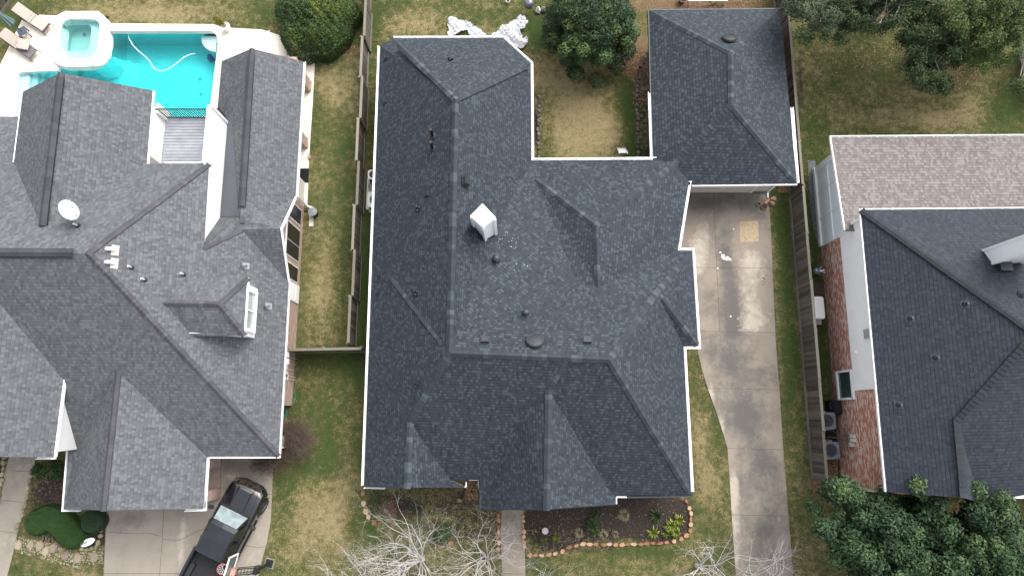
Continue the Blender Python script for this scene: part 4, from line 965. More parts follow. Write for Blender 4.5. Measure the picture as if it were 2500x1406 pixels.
pool = thing("swimming_pool", "turquoise swimming pool with pale stone coping behind the left house", "pool", P(400, 180, 0))
def basin(outline, depth, steps, name, parent, mat, top=0.02):
    m = MB(); n = len(outline)
    for k in range(n):
        a, b = outline[k], outline[(k+1) % n]
        m.poly([Vector((a.x, a.y, top)), Vector((b.x, b.y, top)), Vector((b.x, b.y, -depth)), Vector((a.x, a.y, -depth))])
    m.sheet([(p.x, p.y) for p in outline], -depth)
    return m.build(name, mat, parent)
basin(pool_w, 1.45, None, "basin", pool, M_PLASTER)
def ledge(pxs, z0, z1, name="ledge"):
    m = MB(); m.prism([(P(x, y, z1).x, P(x, y, z1).y) for x, y in pxs], z0, z1); return m.build(name, M_PLASTER, pool)
ledge([(38, 180), (72, 178), (72, 300), (38, 300)], -1.44, -.25); ledge([(72, 178), (92, 177), (90, 300), (72, 300)], -1.44, -.45, "step"); ledge([(92, 177), (108, 176), (106, 300), (90, 300)], -1.44, -.7, "step")
ledge([(108, 176), (190, 176), (180, 300), (106, 300)], -1.44, -1.1, "step")
m = MB(); c = P(531, 90, -.25); pts = [(c.x+.0, c.y)]
for k in range(9): t = math.pi+math.pi/2*k/8; pts.append((c.x+.9*math.cos(t), c.y+.95*math.sin(t)))
m.prism(pts, -1.44, -.22); m.build("corner_seat", M_PLASTER, pool)
m = MB(); m.prism([(P(x, y, -.3).x, P(x, y, -.3).y) for x, y in ((516, 100), (530, 98), (527, 132), (518, 125))], -1.44, -.35); m.build("corner_seat", M_PLASTER, pool)
m = MB(); m.prism([(P(x, y, -.2).x, P(x, y, -.2).y) for x, y in ((519, 240), (530, 240), (516, 300), (470, 300), (480, 285), (505, 282))], -1.44, -.25); m.build("corner_seat", M_PLASTER, pool)
# raised back coping wall and flush coping strips
m = MB()
a, b = P(268, 60, .3), P(516, 63, .3); c, d = P(516, 76, .3), P(270, 76, .3); m.prism([(p.x, p.y) for p in (a, b, c, d)], 0, .3); m.build("raised_coping", M_COPING, pool)
m = MB()
cop_out = offset_poly([P(x, y) for x, y in pool_out], -.28); cop_in = pool_w
for k in list(range(2, 6))+list(range(7, 13)):
    if k == 7: m.build("coping", M_COPING, pool); m = MB()
    a, b, c, d = cop_in[k], cop_in[k+1], cop_out[k+1], cop_out[k]
    m.solid([Vector((p.x, p.y, .022)) for p in (a, b, c, d)][::-1], [Vector((p.x, p.y, .06)) for p in (a, b, c, d)][::-1])
m.build("coping", M_COPING, pool)
for (x, y) in ((488, 194), (491, 231)):
    p = P(x, y, -1.44); m = MB(); m.lathe(p, [(.09, 0), (.10, .01), (.10, .02), (.07, .02)], 14); m.build("drain_cover", simple("drain_teal", (.2, .4, .4)), pool)
win = offset_poly(pool_w, .012)
m = MB(); 
ring = [(p.x, p.y) for p in win]
m.sheet(ring, -.10); nb_ = len(m.f); m.sheet(ring, -1.43)
for k in range(nb_, len(m.f)): m.f[k].reverse()
for k in range(len(win)):
    a, b = win[k], win[(k+1) % len(win)]; m.poly([Vector((a.x, a.y, -1.43)), Vector((b.x, b.y, -1.43)), Vector((b.x, b.y, -.10)), Vector((a.x, a.y, -.10))])
wo = m.build("water", M_WATER, None, merge=True); tag(wo, kind="structure")
import bmesh
bm = bmesh.new(); bm.from_mesh(wo.data); bmesh.ops.recalc_face_normals(bm, faces=bm.faces); bm.to_mesh(wo.data); bm.free()
m = MB(); pts = [P(x, y, -.08) for x, y in ((313, 84), (315, 95), (325, 112), (340, 127), (356, 140), (366, 150), (373, 165), (385, 173), (400, 174), (415, 167), (432, 155), (450, 140), (466, 133), (486, 130))]
sp = []
for k in range(len(pts)-1):
    for t in (0, .5): sp.append(pts[k].lerp(pts[k+1], t))
m.tube(sp, .024, 8); tag(m.build("floating_hose", simple("pale_hose", (.62, .80, .80), .5)), "pale cleaner hose floating in a U shape on the pool water", "hose")
m = MB(); p = P(518, 145, -1.4); m.box(p+Vector((0, 0, .15)), (.3, .35, .2), R(20)); m.lathe(p+Vector((0, 0, .25)), [(.1, 0), (.1, .12), (.05, .16)], 10)
for sx in (-.17, .17): m.tube([p+Vector((sx-.03, 0, .1)), p+Vector((sx+.03, 0, .1))], .1, 12)
tag(origin_to(m.build("pool_cleaner", simple("cleaner_blue", (.03, .10, .30), .4)), p), "small dark blue pool cleaner on the pool floor near the right edge", "pool cleaner")
# spa
spa = thing("spa_tub", "raised square spa with rounded white coping at the top left corner of the pool", "spa", P(195, 98, 0))
def rrect(px0, py0, px1, py1, r, z, n=7):
    a, b = P(px0, py1, z), P(px1, py0, z); pts = []
    for cx, cy, t0_ in ((b.x-r, b.y-r, 0), (a.x+r, b.y-r, 90), (a.x+r, a.y+r, 180), (b.x-r, a.y+r, 270)):
        for k in range(n): t = R(t0_+90*k/(n-1)); pts.append((cx+r*math.cos(t), cy+r*math.sin(t)))
    return pts
so = rrect(120, 29, 268, 163, .95, .45); si = rrect(137, 47, 246, 143, .5, .45)
def ringsolid(outer, inner, z0, z1, name, mat, par):
    m = MB(); m.sheet(outer, z1, holes=[inner])
    for lst, fl in ((outer, 0), (inner, 1)):
        for k in range(len(lst)):
            a, b = lst[k], lst[(k+1) % len(lst)]; f = [Vector((*a, z0)), Vector((*b, z0)), Vector((*b, z1)), Vector((*a, z1))]
            m.poly(f[::-1] if fl else f)
    return m.build(name, mat, par)
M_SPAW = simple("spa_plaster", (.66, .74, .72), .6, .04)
ringsolid(so, si, -.02, .45, "coping", M_COPING, spa)
ringsolid(si, sdn, .0, .03, "seat", M_SPAW, spa)
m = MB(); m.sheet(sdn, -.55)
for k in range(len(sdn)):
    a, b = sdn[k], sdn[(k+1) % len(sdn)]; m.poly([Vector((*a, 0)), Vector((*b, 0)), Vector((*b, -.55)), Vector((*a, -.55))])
m.build("footwell", simple("footwell_depth_tint", (.34, .52, .50), .6, .05), spa)  # light lost in the deeper water is put into the colour as teal
p = P(206, 85, -.48); m = MB(); m.lathe(p, [(.09, 0), (.10, .02), (.07, .02)], 14); m.build("drain_cover", M_GREYV, spa)
m = MB(); a, b = P(222, 136, .47), P(262, 132, .47); c = P(266, 150, .3); d = P(228, 164, .3)
m.poly([P(228, 142, .456), P(246, 129, .456), P(268, 130, .456), P(262, 150, .456), P(250, 160, .456), P(228, 162, .456)][::-1]); m.build("spillway", simple("spill_stone", (.55, .50, .42), .6, .15, 3), spa)
m = MB(); inn = offset_poly([Vector((*p, 0)) for p in si], .012); rg = [(p.x, p.y) for p in inn]
m.sheet(rg, .36); nb_ = len(m.f); m.sheet(rg, .035)
for k in range(nb_, len(m.f)): m.f[k].reverse()
for k in range(len(rg)):
    a, b = rg[k], rg[(k+1) % len(rg)]; m.poly([Vector((*a, .035)), Vector((*b, .035)), Vector((*b, .36)), Vector((*a, .36))])
wo = m.build("water", M_WATERS, None, merge=True); tag(wo, kind="structure")

# ------------------------------------------------------------------ fences
def fence(name_label, a, b, face_side, hgt=1.75, mat=None, rails=True, cat="fence", wob=0.02, sect=2.4, jog=0.0):
    """a,b ground points; boards on face_side"""
    a, b = Vector(a), Vector(b); L_ = (b-a).length; d = (b-a)/L_; ang = math.atan2(d.y, d.x); nrm = Vector((-d.y, d.x, 0))*face_side
    t = thing("board_fence", name_label, cat, a)
    ns = max(1, round(L_/sect)); sl = L_/ns
    for s in range(ns):
        o0 = a+d*sl*s; m = MB(); h = hgt+rnd(-.06, .06); off = nrm*(jog if s % 2 else 0)
        x = 0
        while x < sl-.02:
            w_ = .14*rnd(.9, 1.05); hh = h+rnd(-wob, wob)
            c = o0+d*(x+w_/2)+off+nrm*rnd(0, .006); m.box((c.x, c.y, hh/2+.03), (w_-.008, .018, hh), ang+rnd(-.01, .01), tone=rnd(0, 1)); x += w_
        m.build("board_panel", mat or M_WOOD, t)
        if rails:
            m = MB()
            c = o0+d*sl/2+off+nrm*.02; m.box((c.x, c.y, h+.05), (sl-.01, .13, .035), ang, tone=rnd(.2, 1))
            for z in (.12,): m.box((*(o0+d*sl/2+off+nrm*.03).xy, z), (sl-.02, .04, .2), ang, tone=rnd(0, .5))
            for z in (.5, 1.4): m.box((*(o0+d*sl/2+off-nrm*.04).xy, z), (sl-.02, .05, .09), ang, tone=rnd(.2, .8))
            m.build("rail", M_WOODT, t)
    for s in range(ns+1):
        c = a+d*sl*s-nrm*.06; m = MB(); m.box((c.x, c.y, hgt/2), (.09, .09, hgt), ang, tone=rnd(.3, .8)); m.build("post", M_WOODT, t)
    return t
yt = P(14, 450, 0).y
fence("long weathered grey board fence between the wide driveway and the right house", (14.85, P(1980, 1172, 0).y, 0), (14.85, 11.6, 0), 1, jog=0)
fence("dark brown board fence running behind the right side of the garage wing", (14.85, 11.7, 0), (14.85, 26, 0), 1, mat=M_WOODR)
fence("old grey board fence between the pool lawn and the middle house", (-8.0, P(870, 846, 0).y, 0), (-8.0, 27, 0), -1, jog=.10, wob=.03)
fence("short cross fence joining the left house to the middle house", (-11.05, P(720, 861, 0).y, 0), (-7.35, P(880, 858, 0).y, 0), -1)
fence("grey board fence corner behind the pool umbrella", (P(36, -6, 0).x, P(36, -6, 0).y, 0), (P(-60, 130, 0).x, P(-60, 130, 0).y, 0), 1)

# ================================================================== PLANTS
def leaf_mesh(name, C, Nn, size, tone, mat, parent=None, asp=.5, loc=Vector((0, 0, 0)), droop=.0):
    """C centres (n,3), Nn normals; each leaf is a folded pair of triangles"""
    n = len(C); r = RNG.normal(size=(n, 3)); t = np.cross(Nn, r); t /= np.linalg.norm(t, axis=1)[:, None]+1e-9
    b = np.cross(Nn, t); sz = (size*RNG.uniform(.65, 1.25, n))[:, None]
    C = C-np.array(loc)
    v = np.empty((n, 4, 3)); v[:, 0] = C-t*sz*.5; v[:, 1] = C+b*sz*asp*.5+Nn*sz*.06; v[:, 2] = C+t*sz*.5-Nn*sz*droop; v[:, 3] = C-b*sz*asp*.5+Nn*sz*.06
    me = bpy.data.meshes.new(name); me.vertices.add(n*4); me.vertices.foreach_set("co", v.ravel())
    me.loops.add(n*4); me.loops.foreach_set("vertex_index", np.arange(n*4)); me.polygons.add(n); me.polygons.foreach_set("loop_start", np.arange(n)*4)
    a = me.attributes.new("tone", 'FLOAT', 'FACE'); a.data.foreach_set("value", np.clip(tone, 0, 1).astype(np.float32))
    me.materials.append(mat); me.update(calc_edges=True); me.validate()
    o = bpy.data.objects.new(name, me); COL.objects.link(o)
    if parent is not None: o.parent = parent
    return o
def unit(n, up=0.0):
    d = RNG.normal(size=(n, 3)); d /= np.linalg.norm(d, axis=1)[:, None]; d[:, 2] += up; return d/np.linalg.norm(d, axis=1)[:, None]
def clump_leaves(clumps, dens, size, jit=.6, shell=.25, tonevar=.25, updroop=0.25, toprel=.35):
    """clumps: list of (x,y,z,r,tone)"""
    Cs, Ns, Ts = [], [], []
    zs = [c[2] for c in clumps]; z0, z1 = min(zs), max(zs)+1e-6
    for (x, y, z, r, tn) in clumps:
        n = max(8, int(dens*4*math.pi*r*r)); d = unit(n, .35); rad = r*(1-shell*RNG.random(n)**1.5)
        c = np.array([x, y, z])+d*rad[:, None]*np.array([1, 1, .85]); nn = d+RNG.normal(size=(n, 3))*jit; nn[:, 2] += updroop; nn /= np.linalg.norm(nn, axis=1)[:, None]
        Cs.append(c); Ns.append(nn); Ts.append(tn+RNG.normal(size=n)*tonevar*.5+(d[:, 2]*.12))
    return np.concatenate(Cs), np.concatenate(Ns), np.concatenate(Ts)
def trunk_tree(parent, base, top, r, limbs, mat=M_TRUNK, name="trunk"):
    m = MB(); b, t = Vector(base), Vector(top); mid = b.lerp(t, .5)+Vector((rnd(-.1, .1), rnd(-.1, .1), 0))
    m.tube([b-Vector((0, 0, .1)), b+Vector((0, 0, .25)), mid, t], [r*1.5, r, r*.85, r*.6], 9)
    for (x, y, z) in limbs:
        s_ = b.lerp(t, rnd(.45, .95)); e = Vector((x, y, z)); k = s_.lerp(e, .5)+Vector((rnd(-.3, .3), rnd(-.3, .3), rnd(.0, .4)))
        m.tube([s_, k, e], [r*.45, r*.25, r*.08], 6)
        for _ in range(3):
            f = k.lerp(e, rnd(.1, .9)); m.tube([f, f+Vector((rnd(-.7, .7), rnd(-.7, .7), rnd(.1, .6)))], [r*.12, r*.04], 4)
    return m.build(name, mat, parent, local=False)
def tree(name, label, cat, base, clumps, mat, dens, size, r=.16, group=None, top=None, nl=8, barkmat=M_TRUNK, **kw):
    base = Vector(base); t = thing(name, label, cat, base, group=group)
    C, Nn, T = clump_leaves(clumps, dens, size, **kw)
    leaf_mesh("crown", C, Nn, size, T, mat, t, loc=base, asp=kw.get('asp', .5) if False else .5)
    cz = [c for c in clumps]; random.shuffle(cz)
    top = top or (base.x, base.y, max(c[2] for c in clumps)*.6)
    trunk_tree(t, base, top, r, [(c[0], c[1], c[2]) for c in cz[:nl]], barkmat)
    return t
def dome_clumps(cx, cy, rx, ry, z0, z1, n, r, tone=(.2, .7), fill=.35, edge=1.0):
    out = []
    for k in range(n):
        a = rnd(0, 2*math.pi); q = math.sqrt(rnd(0, 1))*edge
        h = math.sqrt(max(0, 1-q*q)); z = z0+(z1-z0)*h*(1 if rnd(0, 1) > fill else rnd(.3, .9))
        rr = r*rnd(.6, 1.25); out.append((cx+rx*q*math.cos(a), cy+ry*q*math.sin(a), z, rr, rnd(*tone)))
    return out
# big round evergreen in the courtyard
c = P(1443, 48, 2.6)
cl = dome_clumps(c.x, c.y, 2.3, 2.5, .7, 4.3, 230, .42, (.15, .6), fill=.35)
for (x, y) in ((1390, 60), (1428, 58), (1470, 60), (1402, 95), (1500, 75), (1508, 28), (1535, 90), (1425, 120), (1380, 110), (1480, 135), (1550, 70), (1450, 100)):
    p = P(x, y, 3.6); cl.append((p.x, p.y, 3.5+rnd(-.5, .1), .38, rnd(.55, .78)))
tree("round_evergreen", "dense round dark evergreen tree in the courtyard lawn beside the plastic sheeting", "tree", (c.x, c.y-.1, 0), cl, L_ROUND, 150, .12, r=.18, jit=.55)
# lower skirts of it
# rounded hedge at the end of the pool deck
c = P(768, 42, 1.0); cl = []
t = thing("rounded_hedge", "large rounded hedge with yellow-green tips between the pool deck and the fence", "hedge", (c.x, c.y, 0))
n = 26000; th = RNG.uniform(0, 2*math.pi, n); qq = np.sqrt(RNG.random(n)); 
def hedge_r(th): return 1+.06*np.sin(3*th+1)+.05*np.sin(5*th)+.03*np.sin(9*th)
rx, ry, hz = 2.22, 2.35, 2.1
rr = hedge_r(th); prof = (1-qq**3.2)**.5
bumps = .12*np.sin(5*qq*np.cos(th)*rx)+.10*np.sin(4.3*qq*np.sin(th)*ry+2)+.05*np.sin(11*qq*np.cos(th)*rx+3*qq*np.sin(th)*9)
C = np.stack([c.x+rx*rr*qq*np.cos(th), c.y+ry*rr*qq*np.sin(th), .25+(hz-.3)*prof+bumps*prof-RNG.random(n)**2*.22], 1)
side = RNG.random(n) < .18
C[side, 2] = RNG.uniform(.05, 1.2, side.sum())*(1-.2*qq[side]); C[side, 0] = c.x+(rx*rr*np.cos(th))[side]*.98; C[side, 1] = c.y+(ry*rr*np.sin(th))[side]*.98
Nn = np.stack([np.cos(th)*qq**3, np.sin(th)*qq**3, np.ones(n)*.7], 1)+RNG.normal(size=(n, 3))*.45; Nn /= np.linalg.norm(Nn, axis=1)[:, None]
fld = np.sin(C[:, 0]*2.1+1)*np.sin(C[:, 1]*1.7)+np.sin(C[:, 0]*5+C[:, 1]*4)*.5
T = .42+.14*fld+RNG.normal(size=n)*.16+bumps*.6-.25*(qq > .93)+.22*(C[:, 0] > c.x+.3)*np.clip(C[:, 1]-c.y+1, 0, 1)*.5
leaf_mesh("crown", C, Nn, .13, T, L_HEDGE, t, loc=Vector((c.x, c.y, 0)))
trunk_tree(t, (c.x, c.y, 0), (c.x, c.y, 1.1), .10, [(c.x+rnd(-1.5, 1.5), c.y+rnd(-1.5, 1.5), 1.4) for k in range(8)], M_TRUNK, "stems")
# magnolia at the lower right
def region_clumps(pts, z, r, tone, jitz=.5):
    out = []
    for (x, y, rr) in pts:
        n = max(3, int((rr/18)**2*1.3))
        for k in range(n):
            a = rnd(0, 6.28); q = math.sqrt(rnd(0, 1))*rr
            zz = z*rnd(.55, 1.0)+rnd(-jitz, jitz); p = P(x+q*math.cos(a), y+q*math.sin(a), zz); out.append((p.x, p.y, zz, r*rnd(.65, 1.2), rnd(*tone)))
    return out
cl = region_clumps([(2050, 1220, 42), (2020, 1260, 38), (2080, 1290, 60), (2110, 1235, 40), (2190, 1240, 48), (2165, 1300, 70), (2250, 1330, 90), (2160, 1380, 70), (2290, 1240, 40), (2245, 1190, 25), (2300, 1190, 30), (2370, 1200, 26), (2390, 1250, 45), (2440, 1290, 45), (2350, 1320, 80), (2420, 1370, 70), (2460, 1230, 24), (2080, 1370, 40), (2300, 1400, 90), (2200, 1430, 90), (2400, 1440, 90), (2470, 1400, 50)], 5.4, .5, (.2, .6))
for (x, y) in ((2240, 1185), (2255, 1200), (2385, 1195), (2450, 1220), (2300, 1185), (2420, 1330), (2440, 1350), (2380, 1330), (2050, 1200), (2460, 1260)):
    zz = rnd(5.2, 6); p = P(x, y, zz); cl.append((p.x, p.y, zz, .45, rnd(.6, .75)))
b = P(2215, 1270, 0)
tree("magnolia_tree", "broad glossy leaved magnolia tree in front of the right house", "tree", (b.x, b.y, 0), cl, L_MAG, 95, .165, r=.2, nl=14, jit=.5, shell=.5, tonevar=.3)
# live oaks at the upper right
def oak(label, base_px, regs, z, mat, tone, dens=120, size=.085, r=.42, nl=16, bark=M_TWIGG):
    cl = []
    for (x, y, rr, dn) in regs:
        n = max(3, int((rr/13)**2*dn*1.5))
        for k in range(n):
            a = rnd(0, 6.28); q = math.sqrt(rnd(0, 1))*rr; zz = z*rnd(.5, 1.0); p = P(x+q*math.cos(a), y+q*math.sin(a), zz); cl.append((p.x, p.y, zz, r*rnd(.5, 1.3), rnd(*tone)))
    b = P(*base_px, 0); t = tree("live_oak", label, "tree", (b.x, b.y, 0), cl, mat, dens*1.25, size*1.25, r=.2, nl=nl, jit=.9, shell=.8, tonevar=.5, group="live oaks behind the right house", barkmat=bark)
oak("pale grey-green live oak overhanging the corner of the garage roof", (1985, 60), [(1965, 20, 45, 1.0), (2000, 45, 35, .9), (1985, -20, 60, .9)], 5.5, L_OAKP, (.35, .75))
oak("dark live oak at the top edge between the pale oak and the bright one", (2120, 60), [(2030, 75, 35, .7), (2060, 35, 50, .8), (2150, 10, 70, .7), (2110, 50, 40, .6), (1975, 90, 22, .7), (2230, 40, 60, .8), (2240, -10, 80, .9)], 5.5, L_OAK, (.1, .6))
oak("spreading live oak with the lowest dark branches over the right lawn", (2300, 110), [(2250, 100, 55, .8), (2300, 130, 60, .75), (2210, 160, 25, .6), (2230, 175, 25, .5), (2285, 195, 36, 1.2), (2260, 180, 30, .9), (2340, 90, 60, .7), (2300, 215, 14, 1.2)], 5.0, L_OAK, (.15, .65))
oak("bright green live oak in the top right corner with bare grey branches", (2440, 80), [(2430, 30, 70, .9), (2390, 100, 55, .7), (2450, 110, 45, .7), (2370, 40, 50, .8), (2470, -10, 70, .9), (2480, 60, 40, .6), (2420, 150, 25, .5), (2395, -20, 60, .9), (2510, 100, 40, .8), (2495, 200, 18, .9)], 6.0, L_OAKB, (.3, .85), nl=26)
# clipped boxwoods
def clipped(name, label, path, rad, hgt, mat, n, size=.05, cat="shrub"):
    pts = [P(x, y, hgt*.6) for x, y in path]; c0_ = pts[0]; t = thing(name, label, cat, (c0_.x, c0_.y, 0))
    core = MB(); segs = []
    dense = []
    for k in range(max(1, len(pts)-1)):
        a, b = pts[k], pts[min(k+1, len(pts)-1)]; m_ = max(1, int((b-a).length/.15))
        for j in range(m_+1): dense.append(a.lerp(b, j/m_))
    D = np.array([[p.x, p.y] for p in dense])
    C, Nn = [], []
    tries = 0
    xs0, ys0 = D.min(0)-rad; xs1, ys1 = D.max(0)+rad
    xy = RNG.uniform([xs0, ys0], [xs1, ys1], (n*3, 2)); d = np.sqrt(((xy[:, None]-D[None])**2).sum(2)); dm = d.min(1); near = D[d.argmin(1)]
    ok = dm < rad*(1+.03*np.sin(xy[:, 0]*9)*np.sin(xy[:, 1]*8)); xy, dm, near = xy[ok], dm[ok], near[ok]
    q_ = np.clip(dm/rad, 0, 1); z = hgt*(1-q_**4)**.5*(1+.03*np.sin(xy[:, 0]*7)*np.cos(xy[:, 1]*6))
    lowz = RNG.random(len(z)) < .2
    o_ = (xy-near)/(dm[:, None]+1e-6)
    xy[lowz] = near[lowz]+o_[lowz]*rad; z[lowz] = RNG.uniform(.03, hgt*.7, lowz.sum()); q_[lowz] = 1
    C = np.stack([xy[:, 0], xy[:, 1], z], 1); Nn = np.stack([o_[:, 0]*q_**3, o_[:, 1]*q_**3, np.where(lowz, .1, .8)], 1)+RNG.normal(size=(len(z), 3))*.35; Nn /= np.linalg.norm(Nn, axis=1)[:, None]
    leaf_mesh("crown", C, Nn, size, .45+RNG.normal(size=len(z))*.2, mat, t, loc=Vector((c0_.x, c0_.y, 0)), asp=.7)
    m = MB()
    for p in dense[::2]: m.lathe((p.x, p.y, 0), [(rad*.8, .02), (rad*.92, hgt*.4), (rad*.85, hgt*.75), (rad*.55, hgt*.93), (.001, hgt*.96)], 14, tone=.3)
    m.build("inner_growth", mat, t)
    return t
clipped("boxwood_hedge", "low clipped boxwood hedge bent like an elbow beside the left driveway bed", [(92, 1275), (112, 1264), (140, 1272), (175, 1308)], .62, .75, L_BOX, 16000)
clipped("round_boxwood", "round clipped boxwood ball beside the oval plaque", [(225, 1273)], .56, .8, L_BOXD, 5000)
# looser shrubs made of small clumps
def shrub(name, label, px, py, rx, ry, h, mat, n=14, size=.08, dens=170, tone=(.2, .7), group=None, cat="shrub"):
    c_ = P(px, py, h*.5); t = thing(name, label, cat, (c_.x, c_.y, 0), group=group)
    cl = dome_clumps(c_.x, c_.y, rx*.75, ry*.75, .12, h*.8, n, min(rx, ry)*.38, tone)
    C, Nn, T = clump_leaves(cl, dens, size, jit=.6); leaf_mesh("crown", C, Nn, size, T, mat, t, loc=Vector((c_.x, c_.y, 0)))
    m = MB()
    for k in range(6):
        q = cl[k % len(cl)]; m.tube([(c_.x, c_.y, -.02), ((c_.x+q[0])/2, (c_.y+q[1])/2, q[2]*.6), q[:3]], [.02, .015, .006], 5)
    m.build("stems", M_TRUNK, t); return t
shrub("spreading_yew", "dark spreading evergreen shrub under the gutter of the left house", 118, 1150, 1.05, .5, .8, L_BOX, 26, .1, 150, (.1, .7))
shrub("leafy_shrub", "low dark shrub cut by the left edge of the photo", -6, 1120, .4, .5, .6, L_BOX, 8)
shrub("leafy_shrub", "dark green upright shrub behind the bare tree in the left flower bed", 1079, 1305, .45, .6, 1.0, L_BOX, 18, .08)
shrub("leafy_shrub", "tall dark green shrub in the middle of the mulched bed", 1447, 1288, .38, .62, .9, L_BOX, 16, .09)
shrub("leafy_shrub", "small green shrub against the house wall above the tall bed shrub", 1462, 1250, .4, .42, .5, L_ROUND, 10, .07, 120)
shrub("leafy_shrub", "round yellow-green shrub nearest the stone edging curve", 1357, 1312, .33, .33, .55, L_HEDGE, 12, .06, 200, (.5, .95))
shrub("leafy_shrub", "green round shrub between two others by the path", 1328, 1322, .30, .30, .5, L_HEDGE, 10, .06, 180, (.3, .7))
shrub("leafy_shrub", "low olive shrub at the corner of path and edging", 1298, 1326, .36, .32, .4, L_HEDGE, 10, .06, 160, (.35, .8))
shrub("leafy_shrub", "tiny bright green plant beside the round stepping disc", 1306, 1295, .14, .14, .25, L_YEL, 5, .05, 200)
shrub("leafy_shrub", "bright green plant tucked under the front eave", 1428, 1236, .2, .12, .3, L_YEL, 5, .05, 200)
shrub("leafy_shrub", "yellow flowering plant in the stone bed beside the garage wall", 1574, 312, .2, .33, .5, L_YEL, 8, .06, 160, (.2, .8))
shrub("leafy_shrub", "green weed clump below the yellow plant beside the garage", 1572, 372, .35, .3, .3, L_ROUND, 8, .07, 100)
shrub("leafy_shrub", "green plant hidden behind the garage at the top edge", 1745, 6, .8, .25, .5, L_BOX, 10, .08, 100)
shrub("leafy_shrub", "ragged green plant at the left end of the left flower bed", 925, 1215, .55, .5, .4, L_ROUND, 12, .08, 70)
# strappy plants and grasses
def strappy(name, label, px, py, r_, n, mat, wd=.03, cat="plant", group=None, h=.35):
    c_ = P(px, py, .1); t_ = []; m = MB()
    for k in range(n):
        a = rnd(0, 6.28); l = r_*rnd(.6, 1.1); hh = h*rnd(.5, 1.2)
        d = Vector((math.cos(a), math.sin(a), 0)); s_ = Vector((-d.y, d.x, 0))*wd; p0 = Vector((c_.x, c_.y, 0))+d*rnd(0, .04); p1 = p0+d*l*.5+Vector((0, 0, hh)); p2 = p0+d*l+Vector((0, 0, hh*rnd(.2, .7)))
        tn = rnd(0, 1); m.poly([p0-s_*.6, p0+s_*.6, p1+s_, p1-s_], tn); m.poly([p1-s_, p1+s_, p2], tn)
    o = m.build(name, mat, None, uv=False); origin_to(o, (c_.x, c_.y, 0)); return tag(o, label, cat, group)
for lab, x, y, r_, n in (("largest dry tan grass tuft, nearest the house wall in the mulched bed", 1522, 1256, .36, 130), ("dry tan grass tuft left of the tall bed shrub", 1413, 1300, .27, 90), ("dry tan grass tuft right of the tall bed shrub", 1472, 1303, .27, 90), ("smallest dry grass tuft among the row of tufts", 1501, 1303, .2, 60)):
    strappy("grass_tuft", lab, x, y, r_, n, L_TAN, .008, group="dry grass tufts in the mulched bed", h=.3)
for lab, x, y, r_, n, mt in (("yellow-green strap leaved plant, topmost of the bright cluster", 1655, 1268, .32, 34, L_YEL), ("large yellow-green strap leaved plant in the middle of the bright cluster", 1637, 1283, .36, 44, L_YEL), ("yellow-green strap leaved plant at the lower right of the cluster", 1648, 1298, .3, 30, L_YEL),
                            ("spiky yellow-green plant left of the bright cluster", 1593, 1299, .38, 26, L_YEL), ("pale small spiky plant between the two bright spiky ones", 1624, 1300, .25, 20, L_YEL), ("dark green strap leaved plant nearest the gutter corner", 1600, 1258, .42, 34, L_ROUND)):
    strappy("strap_plant", lab, x, y, r_, n, mt, .022)
m_ = strappy("dark_weed", "dark green blade leaved weed in the middle of the left flower bed", 1020, 1235, .4, 14, L_ROUND, .02)
# potted golden plant at the pool deck
pp = P(553, 68, .25); pot = thing("potted_plant", "white round pot with a golden-green plant leaning out at the pool's top right corner", "planter", (pp.x, pp.y, 0))
m = MB(); m.lathe((pp.x, pp.y, 0), [(.16, .02), (.22, .35), (.25, .42), (.23, .42), (.19, .36), (.001, .36)], 20); m.build("pot", M_COPING, pot)
n = 900; f = RNG.random(n)**.7; C = np.stack([pp.x-.45*f+RNG.normal(size=n)*.06*(1+f), pp.y+.25*f+RNG.normal(size=n)*.06*(1+f), .4+.5*f+RNG.normal(size=n)*.04], 1)
Nn = unit(n, .5); leaf_mesh("foliage", C, Nn, .11, .5+RNG.normal(size=n)*.25, L_PALM, pot, asp=.18, loc=Vector((pp.x, pp.y, 0)))

# bare trees: recursive branching
def bare_tree(label, base, spread, hgt, mat, seed, n0=5, lean=(0, 0), group="bare pale trees along the front", depth=5, name="bare_tree", twigs=1.0, rb=.07):
    rs = random.Random(seed); t = thing(name, label, "tree", base, group=group); mt, mb_ = MB(), MB()
    b = Vector(base)
    def grow(p, d, L_, r, lev, m):
        k = 3 if lev < 3 else 2; pts = [p]; dd = d.copy()
        for j in range(k):
            dd = (dd+Vector((rs.uniform(-.22, .22), rs.uniform(-.22, .22), rs.uniform(-.06, .16)))).normalized(); pts.append(pts[-1]+dd*L_/k)
        m.tube(pts, [r*(1-.45*j/k) for j in range(k+1)], 6 if lev < 2 else (4 if lev < 4 else 3), caps=False)
        if lev >= depth: return
        nb = rs.choice((2, 3, 3)) if lev < depth-1 else rs.choice((1, 2, 2, 3))
        for q in range(nb):
            s_ = pts[-1] if q == 0 else pts[rs.randint(1, k)]
            sp = .35 if q == 0 else .85
            nd = (dd+Vector((rs.uniform(-sp, sp), rs.uniform(-sp, sp), rs.uniform(-.15, .25)))).normalized()
            grow(s_, nd, L_*rs.uniform(.62, .85), r*.55*rs.uniform(.85, 1.1), lev+1, m)
    mt.tube([b-Vector((0, 0, .1)), b+Vector((lean[0]*.05, lean[1]*.05, .45))], [rb*1.5, rb*1.2], 8); p0 = b+Vector((lean[0]*.05, lean[1]*.05, .4))
    for k in range(n0):
        a = 2*math.pi*k/n0+rs.uniform(-.4, .4); d = Vector((math.cos(a)*spread/hgt+lean[0]/hgt, math.sin(a)*spread/hgt+lean[1]/hgt, 1)).normalized()
        grow(p0, d, hgt*.42, rb*.42, 0, mb_)
    mt.build("trunk", mat, t); mb_.build("branches", mat, t); return t
def gp_(x, y): p = P(x, y, 0); return (p.x, p.y, 0)
